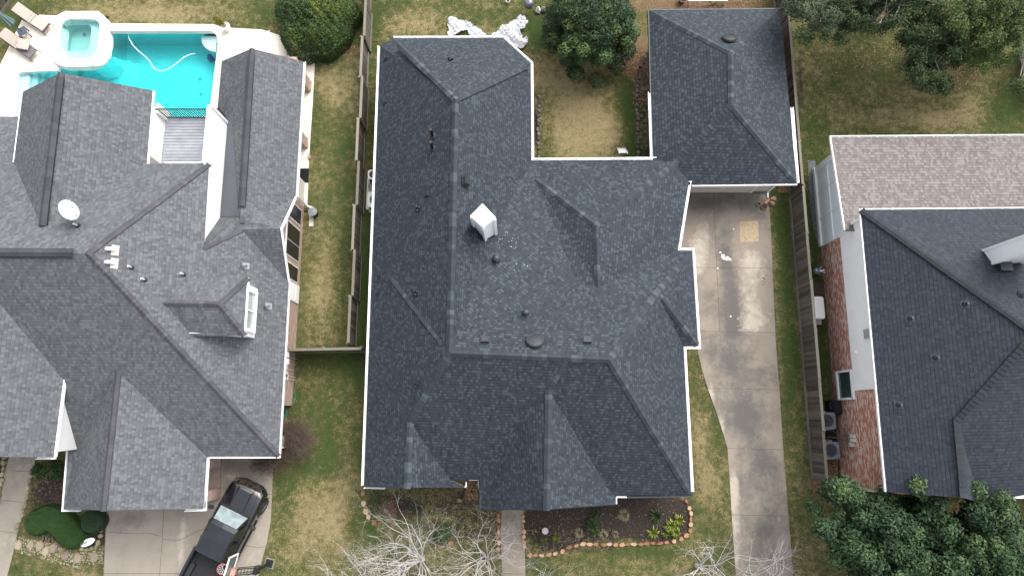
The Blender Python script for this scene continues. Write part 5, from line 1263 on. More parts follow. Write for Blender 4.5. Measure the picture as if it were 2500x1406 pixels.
bare_tree("largest bare pale tree, spreading over the left flower bed", gp_(1032, 1365), 1.9, 4.1, M_BARK, 3, 13, (-.5, .7), depth=5, rb=.09)
bare_tree("bare pale tree straddling the front path", gp_(1190, 1362), 1.5, 3.7, M_BARK, 11, 10, (0, .5), depth=5, rb=.08)
bare_tree("bare pale tree at the bottom edge of the left lawn", gp_(885, 1415), 1.7, 3.8, M_BARK, 5, 8, (-.5, .1), depth=5, rb=.08)
bare_tree("bare pale tree on the grass beside the long driveway", gp_(1700, 1380), 1.7, 3.8, M_BARK, 8, 7, (.5, .8), depth=4, rb=.08)
bare_tree("bare pale tree with dark seed pods over the end of the driveway", gp_(1815, 1405), 1.5, 3.6, M_BARK, 21, 8, (.6, .3), depth=4, rb=.08)
bare_tree("small bare pale tree at the bottom edge right of the front path", gp_(1322, 1415), 1.0, 3.0, M_BARK, 31, 6, (.1, .2), depth=4)
# brown leafless bush at the corner of the left house
def twig_bush(label, px, py, rx, ry, h, n, mat, seed, name="leafless_bush"):
    rs = random.Random(seed); c_ = P(px, py, h*.4); t = thing(name, label, "bush", (c_.x, c_.y, 0)); m = MB()
    for k in range(n):
        a = rs.uniform(0, 6.28); q = rs.uniform(.0, 1)**.7; p = Vector((c_.x, c_.y, 0))+Vector((rs.uniform(-.1, .1), rs.uniform(-.1, .1), 0))
        e = Vector((c_.x+rx*q*math.cos(a), c_.y+ry*q*math.sin(a), h*(1-.55*q*q)*rs.uniform(.6, 1)))
        mid = p.lerp(e, .55)+Vector((rs.uniform(-.15, .15), rs.uniform(-.15, .15), .25*h)); m.tube([p, mid, e], [.012, .009, .004], 3, caps=False)
        for j in range(4):
            s_ = mid.lerp(e, rs.uniform(.1, 1)); d = Vector((rs.uniform(-.3, .3), rs.uniform(-.3, .3), rs.uniform(-.12, .18))); m.tube([s_, s_+d*.6, s_+d+Vector((rs.uniform(-.1, .1), rs.uniform(-.1, .1), 0))], [.007, .005, .003], 3, caps=False)
    m.build("twigs", mat, t); return t
twig_bush("large leafless brown bush in the dark green patch at the corner of the left house", 722, 1075, 1.15, 1.25, 1.6, 420, M_TWIG, 4)
twig_bush("leafless brown bush over the driveway beside the pickup's nose", 655, 1130, 1.0, .7, 1.2, 170, M_TWIG, 9)
twig_bush("small reddish leafless bush at the left end of the left flower bed", 950, 1240, .4, .4, .7, 45, simple("red_twig", (.17, .10, .085), .9), 14)

# ------------------------------------------------------------------ short grass blades over the lawn
def inpoly(x, y, poly):
    r = np.zeros(len(x), bool); n = len(poly)
    for k in range(n):
        x1, y1 = poly[k]; x2, y2 = poly[(k+1) % n]
        c_ = ((y1 > y) != (y2 > y)) & (x < (x2-x1)*(y-y1)/(y2-y1+1e-9)+x1); r ^= c_
    return r
LAWN_PX = [[(755, -60), (880, -60), (888, 400), (700, 1000), (640, 1460), (860, 1460), (905, 1230), (890, 1180), (890, -60)], [(-60, -60), (660, -60), (690, 95), (-60, 95)],
           [(880, -60), (1600, -60), (1600, 400), (1280, 400), (1280, 130), (935, 100), (930, 1200), (845, 1200), (880, 400)], [(1900, -60), (2560, -60), (2560, 340), (2020, 340), (2080, 1460), (1900, 1460), (1870, 450)],
           [(1660, 850), (1710, 850), (1790, 1200), (1810, 1460), (860, 1460), (900, 1330), (1180, 1330), (1280, 1355), (1690, 1300), (1690, 1200)], [(-20, 1340), (260, 1340), (260, 1460), (-20, 1460)], [(700, 850), (900, 850), (900, 1250), (640, 1250)], [(1960, 1160), (2560, 1240), (2560, 1460), (1960, 1460)]]
HARD = [dw, ldw, deck, [(28, 1090), (92, 1090), (74, 1180), (60, 1240), (42, 1300), (33, 1345), (8, 1440), (-60, 1440), (-60, 1100)], [(1226, 1225), (1277, 1225), (1284, 1460), (1222, 1460)]]
n = 330000
xy = RNG.uniform([-27, -12.5], [27, 24], (n, 2)); co = np.concatenate([xy, np.zeros((n, 1))], 1); ux, uy = PX(co)
keep = np.zeros(n, bool)
for p_ in LAWN_PX: keep |= inpoly(ux, uy, p_)
for p_ in HARD: keep &= ~inpoly(ux, uy, p_)
co = co[keep]; mk = paint_mask(co, G_PAINT, {0: .54, 1: 0, 2: 0}); k2 = (mk[:, 1]+RNG.normal(size=len(co))*.15 < .35) & (mk[:, 2]+RNG.normal(size=len(co))*.2 < .42)
co, mk = co[k2], mk[k2]; co[:, 2] = .015+RNG.random(len(co))*.02
Nn = unit(len(co), 1.2)
gr = leaf_mesh("grass", co, Nn, .11, mk[:, 0]+RNG.normal(size=len(co))*.2, None or M_GROUND, None, asp=.22)
def blade_mat():
    m, nt, b = newmat("grass_blades"); lush = attr_(nt, "tone")
    n1 = noise_(nt, .55, 5, .6); n2 = noise_(nt, 3.0, 5, .65); n3 = noise_(nt, 16, 4, .7); n5 = noise_(nt, 9.7, 4, .8)
    f = math_(nt, 'ADD', lush, math_(nt, 'MULTIPLY', math_(nt, 'SUBTRACT', n1, .5), .9))
    f = math_(nt, 'ADD', f, math_(nt, 'MULTIPLY', math_(nt, 'SUBTRACT', n2, .5), 1.5)); f = math_(nt, 'ADD', f, math_(nt, 'MULTIPLY', math_(nt, 'SUBTRACT', n5, .5), 1.8))
    g = ramp_(nt, f, [(.05, (.36, .30, .17)), (.34, (.225, .195, .095)), (.56, (.115, .12, .042)), (.82, (.066, .088, .028)), (1, (.055, .105, .02))])
    nt.links.new(g, b.inputs["Base Color"]); b.inputs["Roughness"].default_value = .9; b.inputs["Specular IOR Level"].default_value = .1
    return m
gr.data.materials[0] = blade_mat(); tag(gr, kind="stuff")

# ================================================================== STONES
def stone_mesh(nv, sx, sy, h, seed):
    rs = random.Random(seed); pts = []
    for k in range(nv):
        a = 2*math.pi*k/nv+rs.uniform(-.25, .25); q = rs.uniform(.8, 1.08); pts.append((sx*q*math.cos(a)*1.1, sy*q*math.sin(a)*1.1))
    return pts
STN = {}
def stones(lst, kind, mat, label, group, size=(.16, .10), h=.1, name="edging_stone", var=.3):
    out = []
    key = (name, mat.name, round(size[0], 3), round(size[1], 3))
    if key not in STN:
        STN[key] = []
        for sd_ in range(5):
            m = MB(); pts = stone_mesh(random.Random(sd_+3).choice((5, 6, 7)), size[0], size[1], h, sd_+17); tn = (sd_+.5)/5
            m.prism(pts, -.02, h, tn, inset=.12); me = m.build(name, mat, None); STN[key].append(me.data); bpy.data.objects.remove(me)
    for k, (x, y, rz) in enumerate(lst):
        p = P(x, y, 0); o = bpy.data.objects.new(name, random.choice(STN[key])); COL.objects.link(o); o.location = (p.x, p.y, 0); s_ = rnd(1-var, 1+var*.6)
        o.scale = (s_, rnd(.8, 1.15), rnd(.8, 1.2)); o.rotation_euler = (rnd(-.05, .05), rnd(-.05, .05), rz+rnd(-.15, .15)); tag(o, label if isinstance(label, str) else label[k], "stone", group); out.append(o)
    return out
def along(pl, step, jit=1.5):
    out = []
    for a, b in zip(pl[:-1], pl[1:]):
        L_ = math.hypot(b[0]-a[0], b[1]-a[1]); n_ = max(1, round(L_/step))
        for k in range(n_):
            f = (k+.5)/n_; out.append((a[0]+(b[0]-a[0])*f+rnd(-jit, jit), a[1]+(b[1]-a[1])*f+rnd(-jit, jit), -math.atan2(b[1]-a[1], b[0]-a[0])))
    return out
stones(along([(1672, 1217), (1684, 1245), (1686, 1272), (1682, 1300), (1655, 1318), (1600, 1326), (1480, 1328), (1430, 1326), (1398, 1332), (1365, 1348), (1330, 1354), (1286, 1354)], 16), 0, M_STONE, "orange-tan edging stone along the outer rim of the mulched bed", "edging stones round the mulched bed", (.17, .10), .12)
stones(along([(1278, 1252), (1279, 1340)], 13), 0, M_STONE, "orange-tan edging stone between the front path and the mulched bed", "edging stones right of the front path", (.13, .09), .1)
stones(along([(1216, 1250), (1217, 1345)], 14), 0, M_STONE, "orange-tan edging stone along the left side of the front path", "edging stones left of the front path", (.14, .10), .1)
stones(along([(889, 1192), (886, 1215), (889, 1240), (903, 1268), (925, 1284)], 20), 0, M_STONE, "flat orange edging stone at the left end of the left flower bed", "edging stones at the left end of the left bed", (.2, .13), .08)
stones(along([(1065, 1336), (1090, 1330), (1112, 1318)], 22), 0, M_STONE, "orange edging stone beside the dark shrub in the left flower bed", "edging stones beside the dark shrub", (.2, .12), .1)
stones(along([(1564, 175), (1553, 230), (1556, 310), (1556, 390)], 12), 0, M_GREYST, "grey rock in the row beside the garage wall", "grey rocks beside the garage wall", (.14, .10), .12)
stones([(rnd(1562, 1580), y, rnd(0, 3)) for y in range(140, 386, 13)], 0, M_GREYST, "grey rock laid flat between the rock row and the garage wall", "flat grey rocks against the garage", (.17, .11), .06)
stones(along([(1318, 235), (1314, 300), (1315, 390)], 11), 0, M_GREYST, "grey rock in the row beside the main house wall in the courtyard", "grey rocks beside the courtyard wall", (.12, .08), .1)
stones(along([(76, 1165), (70, 1200), (66, 1225), (58, 1245), (50, 1270), (42, 1295)], 19), 0, M_LIME, "limestone edging block between the curved walk and the left bed", "limestone edging beside the curved walk", (.2, .12), .14)
stones(along([(14, 1110), (10, 1150), (4, 1190), (-4, 1230)], 15), 0, M_LIME, "limestone edging block on the far left side of the curved walk", "limestone edging left of the curved walk", (.18, .11), .16)
stones(along([(195, 1338), (222, 1340), (240, 1330), (248, 1300), (250, 1262)], 13), 0, M_LIME, "limestone edging block curving round the oval plaque", "limestone edging round the plaque bed", (.14, .10), .1)
fl = [(46, 1330, "leftmost flagstone beside the curved walk"), (76, 1330, "second flagstone from the curved walk"), (98, 1332, "third flagstone from the curved walk"), (130, 1337, "grey and pink flagstone under the elbow of the boxwood"), (162, 1354, "flagstone below the tip of the boxwood hedge"), (191, 1362, "large tan flagstone fifth from the walk"), (231, 1360, "flagstone nearest the left driveway"), (112, 1345, "small pinkish flagstone between larger ones")]
for k, (x, y, lb) in enumerate(fl): stones([(x, y, rnd(-.3, .3)+1.5)], 0, M_FLAG, lb, "flagstones through the gravel", (.27, .21), .05, name="flagstone", var=.1)
stones([(1122, 1221, 0)], 0, M_LIME, "pale flat splash stone under the black downspout", None, (.17, .11), .05, name="splash_stone")
for x, y, lb in ((1106, 1291, "upper rounded grey rock beside the dark shrub"), (1108, 1298, "lower rounded grey rock beside the dark shrub")):
    p = P(x, y, 0); m = MB(); m.lathe((p.x, p.y, 0), [(.09, 0), (.13, .08), (.11, .17), (.05, .22), (.001, .23)], 9); tag(origin_to(m.build("round_rock", M_GREYST, None, smooth=True), (p.x, p.y, 0)), lb, "stone")
p = P(1330, 1292, 0); m = MB(); m.lathe((p.x, p.y, 0), [(.08, 0), (.07, .35), (.16, .42), (.14, .44), (.001, .42)], 18); tag(origin_to(m.build("bird_bath", simple("bird_bath_stone", (.35, .34, .33), .8, .3, 20), None), (p.x, p.y, 0)), "small round grey bird bath in the mulched bed near the path", "bird bath")
# pale pebbles
m = MB()
for k in range(900):
    f = random.random(); x, y = rnd(38, 252), 0
    y = (1312+ (x-38)*.26)+rnd(-6, 34) if x < 200 else rnd(1338, 1376)
    if random.random() < .35: x, y = rnd(105, 128), rnd(1297, 1325)
    p = P(x, y, .01); m.box((p.x, p.y, .015), (rnd(.03, .07), rnd(.02, .05), .03), rnd(0, 3), tone=rnd(0, 1))
tag(m.build("pebbles", tonemat("pale_pebble", [(0, (.22, .18, .12)), (1, (.48, .43, .31))], .8), None, uv=False), kind="stuff")
def litter(name, area, n, mat, s=(.03, .09)):
    m = MB()
    for k in range(n):
        a = random.choice(area); x, y = rnd(a[0], a[2]), rnd(a[1], a[3]); p = P(x, y, .02); t = rnd(0, 3.1); l, w_ = rnd(*s), rnd(.012, .035); c_, s__ = math.cos(t), math.sin(t)
        m.poly([(p.x-c_*l, p.y-s__*l, .02), (p.x+s__*w_, p.y-c_*w_, .03), (p.x+c_*l, p.y+s__*l, .025), (p.x-s__*w_, p.y+c_*w_, .035)], rnd(0, 1))
    return tag(m.build(name, mat, None, uv=False), kind="stuff")
litter("mulch_chips", [(1285, 1220, 1680, 1325), (1300, 1290, 1500, 1345), (75, 1165, 170, 1260), (895, 1190, 1170, 1250), (1100, 1200, 1215, 1320)], 6500, tonemat("mulch_chip", [(0, (.02, .015, .012)), (.7, (.07, .05, .038)), (1, (.22, .17, .13))], .95), (.02, .05))
litter("fallen_leaves", [(1545, 120, 1585, 260), (1480, 140, 1580, 180), (1660, -10, 1900, 22), (700, 110, 880, 135), (1960, 100, 2260, 190), (2250, 150, 2400, 220), (1135, 1172, 1168, 1220), (1985, 1175, 2060, 1200), (2020, 1120, 2045, 1165), (1900, 455, 1930, 470)], 5200, tonemat("dry_leaf", [(0, (.10, .05, .025)), (.6, (.26, .15, .08)), (1, (.42, .30, .19))], .9), (.03, .06))
m = MB(); pts = [P(x, y, .008) for x, y in ((1972, 392), (1990, 392), (1999, 470), (2007, 600), (1998, 600), (1986, 560), (1976, 480))]; m.sheet([(p.x, p.y) for p in pts], .012)
gvm, nt, b = newmat("dark_gravel"); n_ = noise_(nt, 22, 3, .7); nt.links.new(ramp_(nt, n_, [(.35, (.03, .035, .04)), (.55, (.10, .11, .125)), (.7, (.25, .26, .28))]), b.inputs["Base Color"]); bump_(nt, b, n_, .8, .04)
tag(m.build("gravel", gvm), kind="structure")

# ================================================================== OBJECTS
def RZ(a): return Matrix.Rotation(a, 4, 'Z')
# pickup truck : local x = forward, origin at ground under the centre of the front axle line
fr_ = P(612, 1182, .9); re_ = P(505, 1358, 1.82); hd = math.atan2(fr_.y-re_.y, fr_.x-re_.x)
nose = Vector((fr_.x, fr_.y, 0))
truck = thing("pickup_truck", "black crew cab pickup truck parked diagonally on the left driveway", "truck", nose, hd)
def sec(x, w_, zt, zs=.42):   # lower body section (half of it), listed left to right over the top
    pr = [(-w_+.06, zs), (-w_, zs+.12), (-w_-.005, .78), (-w_+.015, zt-.16), (-w_+.07, zt-.05), (-w_*.72, zt), (-w_*.38, zt+.012), (0, zt+.02)]
    return [Vector((x, y, z)) for y, z in pr]+[Vector((x, -y, z)) for y, z in pr[-2::-1]]
def loft(m, secs, tone=.5, cap=True):
    n = len(secs[0]); b0 = len(m.v)
    for s_ in secs: m.v += s_
    for k in range(len(secs)-1):
        for j in range(n-1): m.f.append([b0+k*n+j, b0+k*n+j+1, b0+(k+1)*n+j+1, b0+(k+1)*n+j]); m.t.append(tone)
    if cap: m.f.append([b0+j for j in range(n)]); m.t.append(tone); m.f.append([b0+(len(secs)-1)*n+j for j in range(n-1, -1, -1)]); m.t.append(tone)
m = MB(); loft(m, [sec(.02, .62, .92, .5), sec(-.03, .74, 1.02), sec(-.14, .84, 1.10), sec(-.35, .91, 1.14), sec(-.8, .935, 1.17), sec(-1.3, .945, 1.19), sec(-2.0, .95, 1.18), sec(-3.5, .95, 1.18)])
bo = m.build("body", M_CAR, truck, local=True, smooth=True); bo.modifiers.new("edge", 'EDGE_SPLIT').split_angle = R(38)
m = MB()
for y in (-.36, .36): m.box((-.72, y, 1.19), (1.0, .02, .02), M=Matrix.Rotation(.05*(1 if y > 0 else -1), 3, 'Z'))
for y in (-.66, .66): m.box((-.72, y, 1.178), (1.06, .012, .012), M=Matrix.Rotation(.07*(-1 if y > 0 else 1), 3, 'Z'))
m.box((-1.27, 0, 1.20), (.05, 1.5, .02)); m.build("hood_lines", M_RUB, truck, local=True)
m = MB(); m.solid([Vector((-.22, -.34, 1.14)), Vector((-.22, .34, 1.14)), Vector((-1.22, .38, 1.19)), Vector((-1.22, -.38, 1.19))], [Vector((-.3, -.31, 1.18)), Vector((-.3, .31, 1.18)), Vector((-1.22, .35, 1.235)), Vector((-1.22, -.35, 1.235))])
m.build("hood_bulge", M_CAR, truck, local=True)
# cab
def cs(x, wb, wt, zb, zt): return [Vector((x, -wb, zb)), Vector((x, -wt, zt-.03)), Vector((x, -wt+.06, zt)), Vector((x, 0, zt+.035)), Vector((x, wt-.06, zt)), Vector((x, wt, zt-.03)), Vector((x, wb, zb))]
m = MB(); loft(m, [cs(-1.86, .72, .62, 1.66, 1.74), cs(-2.05, .74, .655, 1.66, 1.80), cs(-2.7, .74, .665, 1.66, 1.83), cs(-3.35, .74, .655, 1.66, 1.81), cs(-3.44, .73, .64, 1.66, 1.77)])
m.build("cab_roof", M_CARROOF, truck, local=True)
m = MB(); m.solid([Vector((-1.30, -.80, 1.18)), Vector((-1.30, .80, 1.18)), Vector((-3.48, .86, 1.18)), Vector((-3.48, -.86, 1.18))], [Vector((-1.88, -.66, 1.70)), Vector((-1.88, .66, 1.70)), Vector((-3.42, .70, 1.70)), Vector((-3.42, -.70, 1.70))])
m.build("cab", M_CAR, truck, local=True)
def ql(pts, off, name, mat):
    m = MB(); n_ = (pts[1]-pts[0]).cross(pts[2]-pts[0]).normalized()*off; m.poly([p+n_ for p in pts]); m.poly([p+n_*.5 for p in pts][::-1]); return m.build(name, mat, truck, local=True)
V = Vector
ql([V((-1.34, -.72, 1.22)), V((-1.34, .72, 1.22)), V((-1.86, .60, 1.69)), V((-1.86, -.60, 1.69))], .012, "windshield", M_WIND)
def sidewin(s_):
    a = [V((-1.62, .835*s_, 1.24)), V((-2.40, .845*s_, 1.24)), V((-2.42, .705*s_, 1.66)), V((-1.98, .69*s_, 1.66))]; b_ = [V((-2.47, .845*s_, 1.24)), V((-3.25, .855*s_, 1.24)), V((-3.22, .715*s_, 1.66)), V((-2.49, .705*s_, 1.66))]
    for q in (a, b_):
        if s_ < 0: q = q[::-1]
        m = MB(); m.poly([p+V((0, .012*s_, .006)) for p in q][::-1]); m.build("side_window", M_CGLASS, truck, local=True)
sidewin(1); sidewin(-1)
for s_ in (1, -1):
    m = MB(); m.tube([(-1.65, .93*s_, 1.16), (-1.60, 1.08*s_, 1.2)], .03, 6); m.solid([V((-1.53, 1.04*s_, 1.10)), V((-1.70, 1.04*s_, 1.10)), V((-1.72, 1.26*s_, 1.10)), V((-1.58, 1.26*s_, 1.10))][::int(s_)], [V((-1.55, 1.04*s_, 1.32)), V((-1.68, 1.04*s_, 1.32)), V((-1.70, 1.24*s_, 1.30)), V((-1.60, 1.24*s_, 1.30))][::int(s_)])
    m.build("mirror", M_CAR, truck, local=True)
    m = MB()
    for k, x in enumerate((-2.25, -3.05)): m.box((x, .955*s_, 1.02), (.16, .03, .03))
    m.build("door_handle", M_BLACKV, truck, local=True)
    m = MB(); m.box((-2.4, .93*s_, .42), (1.9, .12, .05)); m.build("running_board", M_BLACKV, truck, local=True)
# bed
m = MB()
for s_ in (1, -1):
    m.box((-4.5, .90*s_, .86), (2.0, .10, .66)); m.box((-4.5, .90*s_, 1.20), (2.02, .12, .03))
m.box((-3.55, 0, .9), (.06, 1.8, .6)); m.box((-5.5, 0, .86), (.08, 1.8, .66)); m.build("bed_walls", M_CAR, truck, local=True)
m = MB(); m.box((-4.5, 0, .66), (1.95, 1.72, .04))
for k in range(15): m.box((-4.5, -.77+.11*k, .69), (1.92, .05, .03))
for s_ in (1, -1): m.box((-4.75, .72*s_, .80), (.9, .22, .24))
m.build("bed_liner", M_LINER, truck, local=True)
m = MB(); m.box((-3.47, .18, 1.82), (.2, .012, .02)); m.tube([(-3.30, .05, 1.86), (-3.2, .05, 1.95)], .015, 5); m.build("roof_antenna", M_RUB, truck, local=True)
# front end
m = MB(); m.prism([(.10, -.45), (.10, .45), (.02, .68), (-.16, .88), (-.26, .88), (-.12, .6), (-.12, -.6), (-.26, -.88), (-.16, -.88), (.02, -.68)], .50, .74); m.build("bumper", M_BLACKV, truck, local=True)
m = MB(); m.box((.035, 0, .86), (.05, 1.0, .26)); m.build("grille", M_BLACKV, truck, local=True)
for s_ in (1, -1):
    m = MB(); m.solid([V((.0, .58*s_, .78)), V((-.22, .84*s_, .78)), V((-.26, .80*s_, .78)), V((-.1, .56*s_, .78))][::-int(s_)], [V((-.03, .58*s_, .98)), V((-.24, .82*s_, 1.0)), V((-.3, .78*s_, 1.0)), V((-.12, .56*s_, .98))][::-int(s_)])
    m.build("headlight", M_CHROME, truck, local=True)
    for k in range(3):
        m = MB(); m.box((-.06-.035*k, (.66+.05*k)*s_, 1.0+.022*k), (.19, .018, .02), M=Matrix.Rotation(-s_*.75, 3, 'Z')); m.build("chrome_trim", M_CHROME, truck, local=True)
for x in (-.80, -4.35):
    for s_ in (1, -1):
        m = MB(); ty = Matrix.Rotation(R(90), 3, 'X'); m.lathe((x, .86*s_, .40), [(.20, -.13), (.37, -.13), (.405, -.09), (.405, .09), (.37, .13), (.20, .13)], 26, ty); whl = m.build("wheel", M_RUB, truck, local=True)
        m = MB(); m.lathe((x, (.86+.1*s_)*s_ if False else .86*s_+.10*s_, .40), [(.21, -.02), (.22, .02), (.06, .03), (.001, .03)], 18, ty)
        for k in range(6):
            a = k*math.pi/3; m.box((x+.12*math.cos(a), .86*s_+.13*s_, .40+.12*math.sin(a)), (.2, .02, .035), M=Matrix.Rotation(-a, 3, 'Y'))
        m.build("rim", M_GREYV, whl, local=True)
        m = MB(); arc = [V((x+.47*math.cos(R(a)), .93*s_, .40+.47*math.sin(R(a)))) for a in range(0, 181, 20)]; m.tube(arc, .045, 6); m.build("fender_flare", M_BLACKV, truck, local=True)
# debris: dead twigs lying over the nose
rs = random.Random(5); m = MB()
for k in range(230):
    x, y = rs.uniform(-.32, .10), rs.uniform(-.66, .72); z = 1.06+.04*rs.random()-max(0, x+.05)*.6; a = rs.uniform(0, 6.28); l = rs.uniform(.06, .2); m.tube([(x, y, z), (x+l*.5*math.cos(a), y+l*.5*math.sin(a), z+.05), (x+l*math.cos(a), y+l*math.sin(a), z+rs.uniform(-.02, .05))], .007, 3, caps=False)
tw = m.build("dead_twigs", M_TWIG, None, uv=False); tw.location = nose; tw.rotation_euler = (0, 0, hd); tag(tw, "tangle of dead brown twigs lying across the nose of the pickup", "twigs", kind="stuff")

# basketball hoop
hb = P(658, 1374, 0); hoop = thing("basketball_hoop", "black pole basketball hoop leaning over the pickup bed from the lawn edge", "basketball hoop", hb)
dxv = P(560, 1396, 2.9); ax = (V((dxv.x, dxv.y, 0))-hb); L_ = ax.length; ax.normalize(); sx_ = V((-ax.y, ax.x, 0))
def hp(a, s_, z): return V((hb.x, hb.y, 0))+ax*a+sx_*s_+V((0, 0, z))
m = MB(); m.box((hb.x, hb.y, .015), (.46, .46, .05), math.atan2(ax.y, ax.x)); m.build("base_pad", simple("base_concrete", (.22,.19,.15), .9), hoop)
m = MB(); m.box((hb.x, hb.y, .06), (.36, .36, .05), math.atan2(ax.y, ax.x)); m.tube([hp(0, 0, .05), hp(.06, 0, 1.9)], .085, 4); m.box(hp(.05, 0, 1.55), (.18, .34, .5), math.atan2(ax.y, ax.x)); m.build("pole", M_DARKMETAL, hoop)
for s_ in (-.13, .13):
    m = MB(); m.tube([hp(.05, s_, 1.7), hp(L_-.12, s_, 2.85)], .03, 4); m.tube([hp(.05, s_*.9, 1.2), hp(L_-.12, s_*.9, 2.45)], .022, 4); m.build("arm", M_DARKMETAL, hoop)
m = MB()
for k in range(7): f = (k+.5)/7; m.tube([hp(.05+(L_-.17)*f, -.13, 1.7+1.15*f), hp(.05+(L_-.17)*f, .13, 1.7+1.15*f)], .018, 4)
m.tube([hp(.02, .0, .9), hp(L_*.6, .42, 2.55)], .012, 4); m.build("cross_bar", M_DARKMETAL, hoop)
ang = math.atan2(ax.y, ax.x)
m = MB()
for s_ in (-.72, .72): m.box(hp(L_, s_, 2.95), (.05, .06, 1.0), ang)
for z in (2.47, 3.43): m.box(hp(L_, 0, z), (.05, 1.5, .06), ang)
for s_ in (-.3, .3): m.box(hp(L_+.03, s_, 2.85), (.012, .04, .44), ang)
m.box(hp(L_+.03, 0, 3.07), (.012, .6, .04), ang); m.box(hp(L_+.03, 0, 2.65), (.012, .6, .04), ang); bf = m.build("backboard_frame", M_WHITE, hoop)
m = MB(); m.box(hp(L_, 0, 2.95), (.015, 1.4, .92), ang); m.build("backboard", simple("smoked_panel", (.12, .13, .14), .1, .1), hoop)
m = MB(); c_ = hp(L_+.40, 0, 2.75); rim = [c_+V((.23*math.cos(2*math.pi*k/20), .23*math.sin(2*math.pi*k/20), 0)) for k in range(21)]; m.tube(rim, .016, 6, caps=False); m.box(hp(L_+.1, 0, 2.75), (.18, .16, .05), ang)
rimo = m.build("rim", simple("rim_red", (.45, .09, .07), .5), hoop)
m = MB()
for k in range(12):
    a0 = 2*math.pi*k/12
    for sg in (1, -1):
        pts = [c_+V((q*math.cos(a0+sg*t), q*math.sin(a0+sg*t), -zz)) for q, t, zz in ((.225, 0, 0), (.19, .26, .14), (.15, .52, .28), (.12, .78, .4))]; m.tube(pts, .007, 3, caps=False)
m.build("net", M_WHITE, hoop)
m = MB(); m.box(hp(L_-.12, 0, 2.7), (.2, .3, .3), ang); m.build("mount_box", simple("mount_pink", (.45, .25, .2), .6), hoop)

# outdoor AC units
def ac_unit(label, x, y, z, s_, body, fanc, group, scale=1.0):
    c_ = P(x, y, z); t = thing("ac_unit", label, "air conditioner", (c_.x, c_.y, 0), group=group); h = z; w_ = s_
    def rr_(w__, r_, n_=5):
        pts = []
        for cx, cy, t0_ in ((w__-r_, w__-r_, 0), (-w__+r_, w__-r_, 90), (-w__+r_, -w__+r_, 180), (w__-r_, -w__+r_, 270)):
            for k in range(n_): a = R(t0_+90*k/(n_-1)); pts.append((c_.x+cx+r_*math.cos(a), c_.y+cy+r_*math.sin(a)))
        return pts
    m = MB(); m.prism(rr_(w_/2*.95, .08), .05, h-.06); m.build("cabinet", simple("cabinet_dark", (.05, .055, .06), .6), t)
    m = MB(); circ = [(c_.x+w_*.37*math.cos(2*math.pi*k/28), c_.y+w_*.37*math.sin(2*math.pi*k/28)) for k in range(28)]
    m.sheet(rr_(w_/2, .13), h, holes=[circ]); rr2 = rr_(w_/2, .13)
    for lst, sg in ((rr2, 0), (circ, 1)):
        for k in range(len(lst)):
            a, b = lst[k], lst[(k+1) % len(lst)]; f = [V((*a, h-.1)), V((*b, h-.1)), V((*b, h)), V((*a, h))]; m.poly(f[::-1] if sg else f)
    m.build("top_cover", body, t)
    m = MB()
    for k in range(3):
        a = 2*math.pi*k/3+.6+x; pts = []
        for q, tt in ((.06, -.3), (w_*.35, -.42), (w_*.35, .42), (.06, .3)): pts.append(V((c_.x+q*math.cos(a+tt), c_.y+q*math.sin(a+tt), h-.16+(.03 if tt > 0 else -.02))))
        m.poly(pts)
    m.lathe((c_.x, c_.y, h-.2), [(.09, 0), (.09, .08), (.001, .1)], 14); m.build("fan", fanc, t)
    m = MB()
    for q in (.1, .2, .3): 
        cc_ = [V((c_.x+w_*q*1.2*math.cos(2*math.pi*k/24), c_.y+w_*q*1.2*math.sin(2*math.pi*k/24), h-.02)) for k in range(25)]; m.tube(cc_, .003, 3, caps=False)
    for k in range(4): a = k*math.pi/4; d_ = V((math.cos(a), math.sin(a), 0))*w_*.37; m.tube([V((c_.x, c_.y, h-.015))-d_, V((c_.x, c_.y, h-.015))+d_], .004, 3)
    m.build("guard", M_DARKMETAL, t)
    m = MB(); m.box((c_.x, c_.y, .03), (w_*1.15, w_*1.15, .07)); m.build("pad", M_CREAM, t)
M_ACB = simple("blue_grey_paint", (.16, .19, .22), .5, .08, 3); M_ACW = simple("white_enamel", (.62, .64, .65), .5, .06, 3); M_FANL = simple("fan_blade", (.25, .25, .27), .5); M_FANR = simple("rusty_fan", (.22, .10, .07), .8, .4, 14)
M_ACP = simple("cream_enamel", (.66, .66, .60), .5, .1, 3)
g_ = "air conditioners beside the right house"
ac_unit("upper blue-grey air conditioner between the board fence and the red brick wall", 2020, 1027, .85, .82, M_ACB, M_FANL, g_)
ac_unit("lower blue-grey air conditioner with lighter fan blades beside the red brick wall", 2029, 1099, .9, .82, M_ACB, simple("pale_fan", (.36, .34, .35), .5), g_)
ac_unit("cream square unit with rusty fan half under the middle house gutter", 910, 426, .7, .52, M_ACP, M_FANR, "units beside the middle house")
ac_unit("white rounded air conditioner half under the middle house gutter", 917, 487, .8, .84, M_ACW, M_DARKMETAL, "units beside the middle house")
m = MB(); p, q = P(897, 436, 0), P(925, 512, 0); m.prism([(p.x, p.y), (q.x, p.y), (q.x, q.y), (p.x, q.y)], 0, .05); tag(m.build("equipment_slab", M_CREAM), kind="structure")
m = MB(); c_ = P(912, 455, .3); m.tube([V((c_.x+.25*math.cos(t), c_.y+.25*math.sin(t), .3)) for t in np.linspace(1.2, 5, 14)], .02, 6); tag(m.build("insulated_hose", M_HOSEB), "black looped insulated hose between the two white units", "hose")
